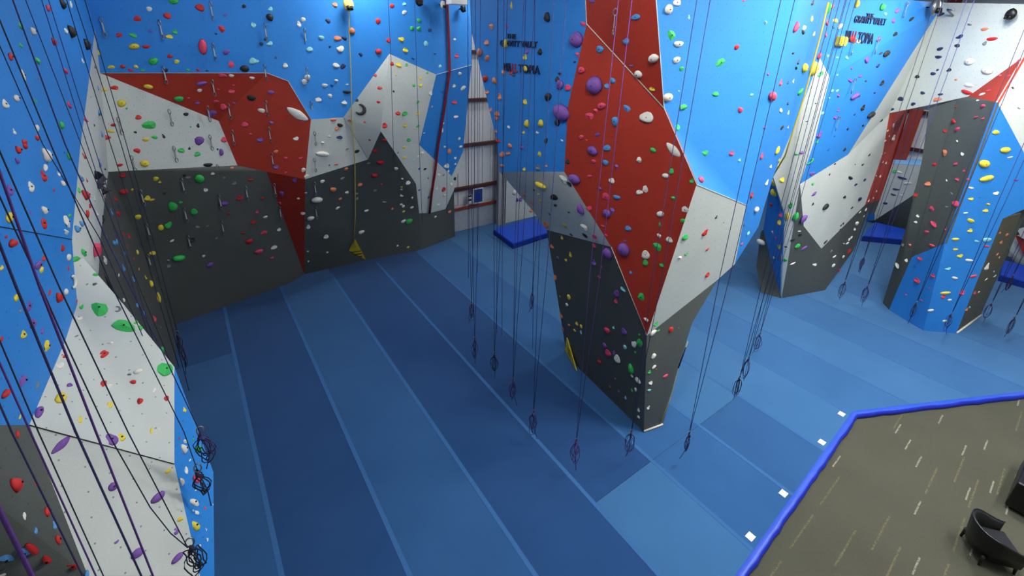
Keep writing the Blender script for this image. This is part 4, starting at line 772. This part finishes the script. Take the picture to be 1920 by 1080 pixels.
gate('belay_gate', 'yellow triangular banner at foot of the dark middle overhang', [g0, gA, gB], gn, [(.56, .2, .28, .03), (.56, .33, .26, .03), (.56, .46, .2, .025)])
hA, hB, hC = atx(1066, 632, 8.15), atz(1084, 694, .02), atz(1062, 655, .02)
gn = (hB-hA).cross(hC-hA).normalized(); gn = gn if gn.dot(CAM-hA) > 0 else -gn
gate('belay_gate', 'yellow triangular banner on the left foot of the tower', [hA + gn*.06, hC + gn*.06, hB + gn*.06], gn, [(.5, .25, .1, .03), (.5, .45, .08, .025)])
o = empty('belay_strap', atz(1243, 797, 0)); tag(o, 'thin yellow strap running down the right foot of tower', 'strap')
tube('strap', [aty(1290, 640, 4.7), aty(1272, 690, 4.7), aty(1262, 730, 4.72), aty(1247, 772, 4.75), atz(1238, 796, .03)], .008, M['yellow'], o, 5)
tube('dark_sleeve', [aty(1286, 651, 4.69), aty(1272, 690, 4.69)], .016, M['ink'], o, 6)

# ------------------------------------------------------------------ posters
def poster(label, px0, py0, px1, py1, mat, frame=None):
    a, b = aty(px0, py0, 18.1), aty(px1, py1, 18.1)
    o = empty('poster', ((a.x+b.x)/2, 18.1, min(a.z, b.z))); tag(o, label, 'poster')
    if frame: box('frame', (a.x-.05, b.x+.05, 18.09, 18.12, b.z-.05, a.z+.05), frame, o)
    box('sheet', (a.x, b.x, 18.075, 18.095, b.z, a.z), mat, o); return o
po = poster('dark blue poster on the metal wall under a girt', 889, 356, 904, 377, M['poster'], M['siding'])
a, b = aty(890, 358, 18.1), aty(903, 376, 18.1)
for i in range(3): box('picture_area', (a.x+.05+.1*i, a.x+.1+.1*i, 18.065, 18.075, b.z+.1, a.z-.08-.05*i), M['edgeside'], po)
po = poster('pale notice left of the dark blue poster', 877, 366, 885, 381, M['paper'])
for z in (.1, .3): box('print_block', (aty(877, 366, 18.1).x+.03, aty(884, 366, 18.1).x, 18.065, 18.076, aty(880, 380, 18.1).z+z, aty(880, 380, 18.1).z+z+.08), M['bolt'], po)

# ------------------------------------------------------------------ crash pads
def pad(label, cs, h):
    o = empty('crash_pad', (sum(c[0] for c in cs)/4, sum(c[1] for c in cs)/4, 0)); tag(o, label, 'crash pad', 'blue crash pads')
    n = 4
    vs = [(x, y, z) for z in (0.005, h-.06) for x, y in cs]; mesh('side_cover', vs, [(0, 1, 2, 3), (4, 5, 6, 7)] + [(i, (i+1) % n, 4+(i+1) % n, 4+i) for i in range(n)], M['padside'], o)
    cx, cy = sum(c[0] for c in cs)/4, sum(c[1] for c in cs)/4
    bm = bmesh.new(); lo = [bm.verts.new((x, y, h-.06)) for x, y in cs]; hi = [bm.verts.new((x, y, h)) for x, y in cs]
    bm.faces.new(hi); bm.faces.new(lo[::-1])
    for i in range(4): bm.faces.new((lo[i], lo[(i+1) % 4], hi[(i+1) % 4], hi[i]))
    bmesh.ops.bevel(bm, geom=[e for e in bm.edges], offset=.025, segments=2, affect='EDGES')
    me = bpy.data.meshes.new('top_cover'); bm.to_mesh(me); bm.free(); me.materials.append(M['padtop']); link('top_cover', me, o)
    return o
def corners(l, h): return [(atz(x, y, h).x, atz(x, y, h).y) for x, y in l]
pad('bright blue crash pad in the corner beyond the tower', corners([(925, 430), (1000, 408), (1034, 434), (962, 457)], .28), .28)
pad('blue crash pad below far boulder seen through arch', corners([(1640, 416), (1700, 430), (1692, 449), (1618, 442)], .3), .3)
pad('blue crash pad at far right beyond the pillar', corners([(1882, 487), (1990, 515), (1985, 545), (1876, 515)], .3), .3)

# ------------------------------------------------------------------ white labels on the mats
for (x, y), lab in zip([(1578, 776), (1541, 829), (1469, 925), (1407, 1006)], ['at the corner of the vinyl edge', 'second from the vinyl corner', 'third from the vinyl corner', 'nearest the viewer']):
    p = atz(x, y, .005); s = .075
    o = box('floor_label', (p.x-s*1.1, p.x+s*1.1, p.y-s*.9, p.y+s*.9, .0045, .008), M['label']); tag(o, 'small white square label on blue mat edge, ' + lab, 'label', 'white labels on the mat edge')

# ------------------------------------------------------------------ armchair
CZ = -.119
A_, B_, C_ = atz(1805, 1008, CZ), atz(1837, 1057, CZ), atz(1892, 1072, CZ)
fwd = (C_-B_).normalized(); side = (A_-B_).normalized(); side = (side - fwd*side.dot(fwd)).normalized()
cen = (A_+C_)/2
arm = empty('armchair', (cen.x, cen.y, CZ)); tag(arm, 'black leather tub armchair standing on olive carpet', 'armchair')
def CP(u, v, z): return cen + side*u + fwd*v + Vector((0, 0, z))   # u across, v to the front
hw, hd = .33, .30
path = []
for i in range(31):
    t = i/30; an = math.pi*(1.0*t)                       # left front -> back -> right front
    if t < .27: k = t/.27; u, v = hw, hd - k*(hd+.10)
    elif t > .73: k = (t-.73)/.27; u, v = -hw, -.10 + k*(hd+.10)
    else:
        k = (t-.27)/.46; a = math.pi*k; u, v = hw*math.cos(a), -.10 - .24*math.sin(a)
    back = min(1, max(0, (.5-abs(t-.5)-.02)/.33)); top = .56 + .17*(back*back*(3-2*back))
    path.append((u, v, top))
vs = []; th = .065
for u, v, top in path:
    n2 = Vector((u, v+.02)).normalized(); flare = .05
    prof = [(0, .19), (flare*.5, .4), (flare, top-.03), (flare-.01, top), (-th*.6+flare, top+.012), (-th+flare, top-.025), (-th, .42), (-th, .22)]
    for o_, z in prof: vs.append(CP(u+n2.x*o_, v+n2.y*o_, z))
m_ = 8; fs = [(i*m_+j, (i+1)*m_+j, (i+1)*m_+(j+1) % m_, i*m_+(j+1) % m_) for i in range(30) for j in range(m_)] + [tuple(range(m_)), tuple(range(30*m_+m_-1, 30*m_-1, -1))]
mesh('tub_shell', vs, fs, M['black'], arm, True)
tube('rim_piping', [CP(u+Vector((u, v+.02)).normalized().x*.042, v+Vector((u, v+.02)).normalized().y*.042, top+.008) for u, v, top in path], .009, M['seat'], arm)
def cbox(name, u0, u1, v0, v1, z0, z1, mat, parent, bev=.03):
    o = box(name, (u0, u1, v0, v1, z0, z1), mat, None, bev)
    for v in o.data.vertices: v.co = CP(v.co.x, v.co.y, v.co.z)
    o.parent = parent; o.matrix_parent_inverse = Matrix.Translation(-Vector(parent.location)); return o
cbox('seat_cushion', -.27, .27, -.24, .31, .28, .42, M['seat'], arm, .04); cbox('seat_base', -.28, .28, -.24, .29, .2, .28, M['black'], arm, .02)
for u in (-.27, .27):
    for v in (-.24, .27):
        tube('leg', [CP(u*1.06, v*1.06, .0), CP(u, v, .24)], [.02, .034], M['wood'], arm, 8)

# ------------------------------------------------------------------ sofa
S0 = atz(1880, 950, CZ); sx0, sy0 = S0.x, S0.y
sofa = empty('sofa', (sx0+.8, sy0-.4, CZ)); tag(sofa, 'black leather two-seat sofa cut by the right picture edge', 'sofa')
z0 = CZ+.07
box('back_rest', (sx0, sx0+1.65, sy0-.26, sy0, z0, CZ+.74), M['black'], sofa, .05)
box('arm_rest', (sx0, sx0+.24, sy0-.88, sy0-.2, z0, CZ+.58), M['black'], sofa, .05); box('arm_rest', (sx0+1.41, sx0+1.65, sy0-.88, sy0-.2, z0, CZ+.58), M['black'], sofa, .05)
box('seat_frame', (sx0+.2, sx0+1.45, sy0-.86, sy0-.2, z0, CZ+.28), M['black'], sofa, .02)
for k in range(2): box('seat_cushion', (sx0+.25+.58*k, sx0+.82+.58*k, sy0-.88, sy0-.27, CZ+.28, CZ+.44), M['seat'], sofa, .045)
for k in range(2): box('back_cushion', (sx0+.25+.58*k, sx0+.82+.58*k, sy0-.42, sy0-.24, CZ+.43, CZ+.7), M['seat'], sofa, .045)
for x in (.1, 1.55):
    for y in (.1, .8): tube('leg', [(sx0+x, sy0-y, CZ), (sx0+x, sy0-y, CZ+.1)], .03, M['wood'], sofa, 8)

# ------------------------------------------------------------------ ceiling lamps
LAMPW = ['nearest above the viewpoint', 'over the open mats at left', 'above the white peaked panel', 'above the left room corner', 'in front of the tower', 'between tower and pillar', 'behind the tower', 'beside the white arch', 'above the metal gap', 'behind the right wall', 'beyond the pillar', 'over the carpet lounge', 'over the carpet at right', 'behind the viewpoint']
for i, (x, y, wt) in enumerate(LAMPS):
    o = empty('ceiling_lamp', (x, y, LAMP_Z)); tag(o, 'long white high-bay lamp under the roof, ' + LAMPW[i], 'lamp', 'high-bay lamps above the frame')
    box('housing', (x-.75, x+.75, y-.22, y+.22, LAMP_Z+.03, LAMP_Z+.12), M['lampbody'], o); box('diffuser', (x-.7, x+.7, y-.19, y+.19, LAMP_Z+.005, LAMP_Z+.03), LAMPGLOW, o)
    for k in (-.5, .5): tube('hanger', [(x+k, y, LAMP_Z+.12), (x+k, y, 11.8)], .008, M['steel'], o, 5)
    ld = bpy.data.lights.new('lamp_light', 'AREA'); ld.shape = 'RECTANGLE'; ld.size = 1.5; ld.size_y = .5; ld.energy = wt*.5; ld.color = (1, .985, .95)
    lo_ = bpy.data.objects.new('lamp_light', ld); COL.objects.link(lo_); lo_.parent = o; lo_.location = (0, 0, -.02)
    lu = bpy.data.lights.new('added_fill_uplight', 'AREA'); lu.shape = 'RECTANGLE'; lu.size = 1.4; lu.size_y = .4; lu.energy = wt*.75; lu.color = (1, .985, .95)  # added fill light aimed up, softens the room by ceiling bounce
    uo = bpy.data.objects.new('added_fill_uplight', lu); COL.objects.link(uo); uo.parent = o; uo.location = (0, 0, .14); uo.rotation_euler = (math.pi, 0, 0)
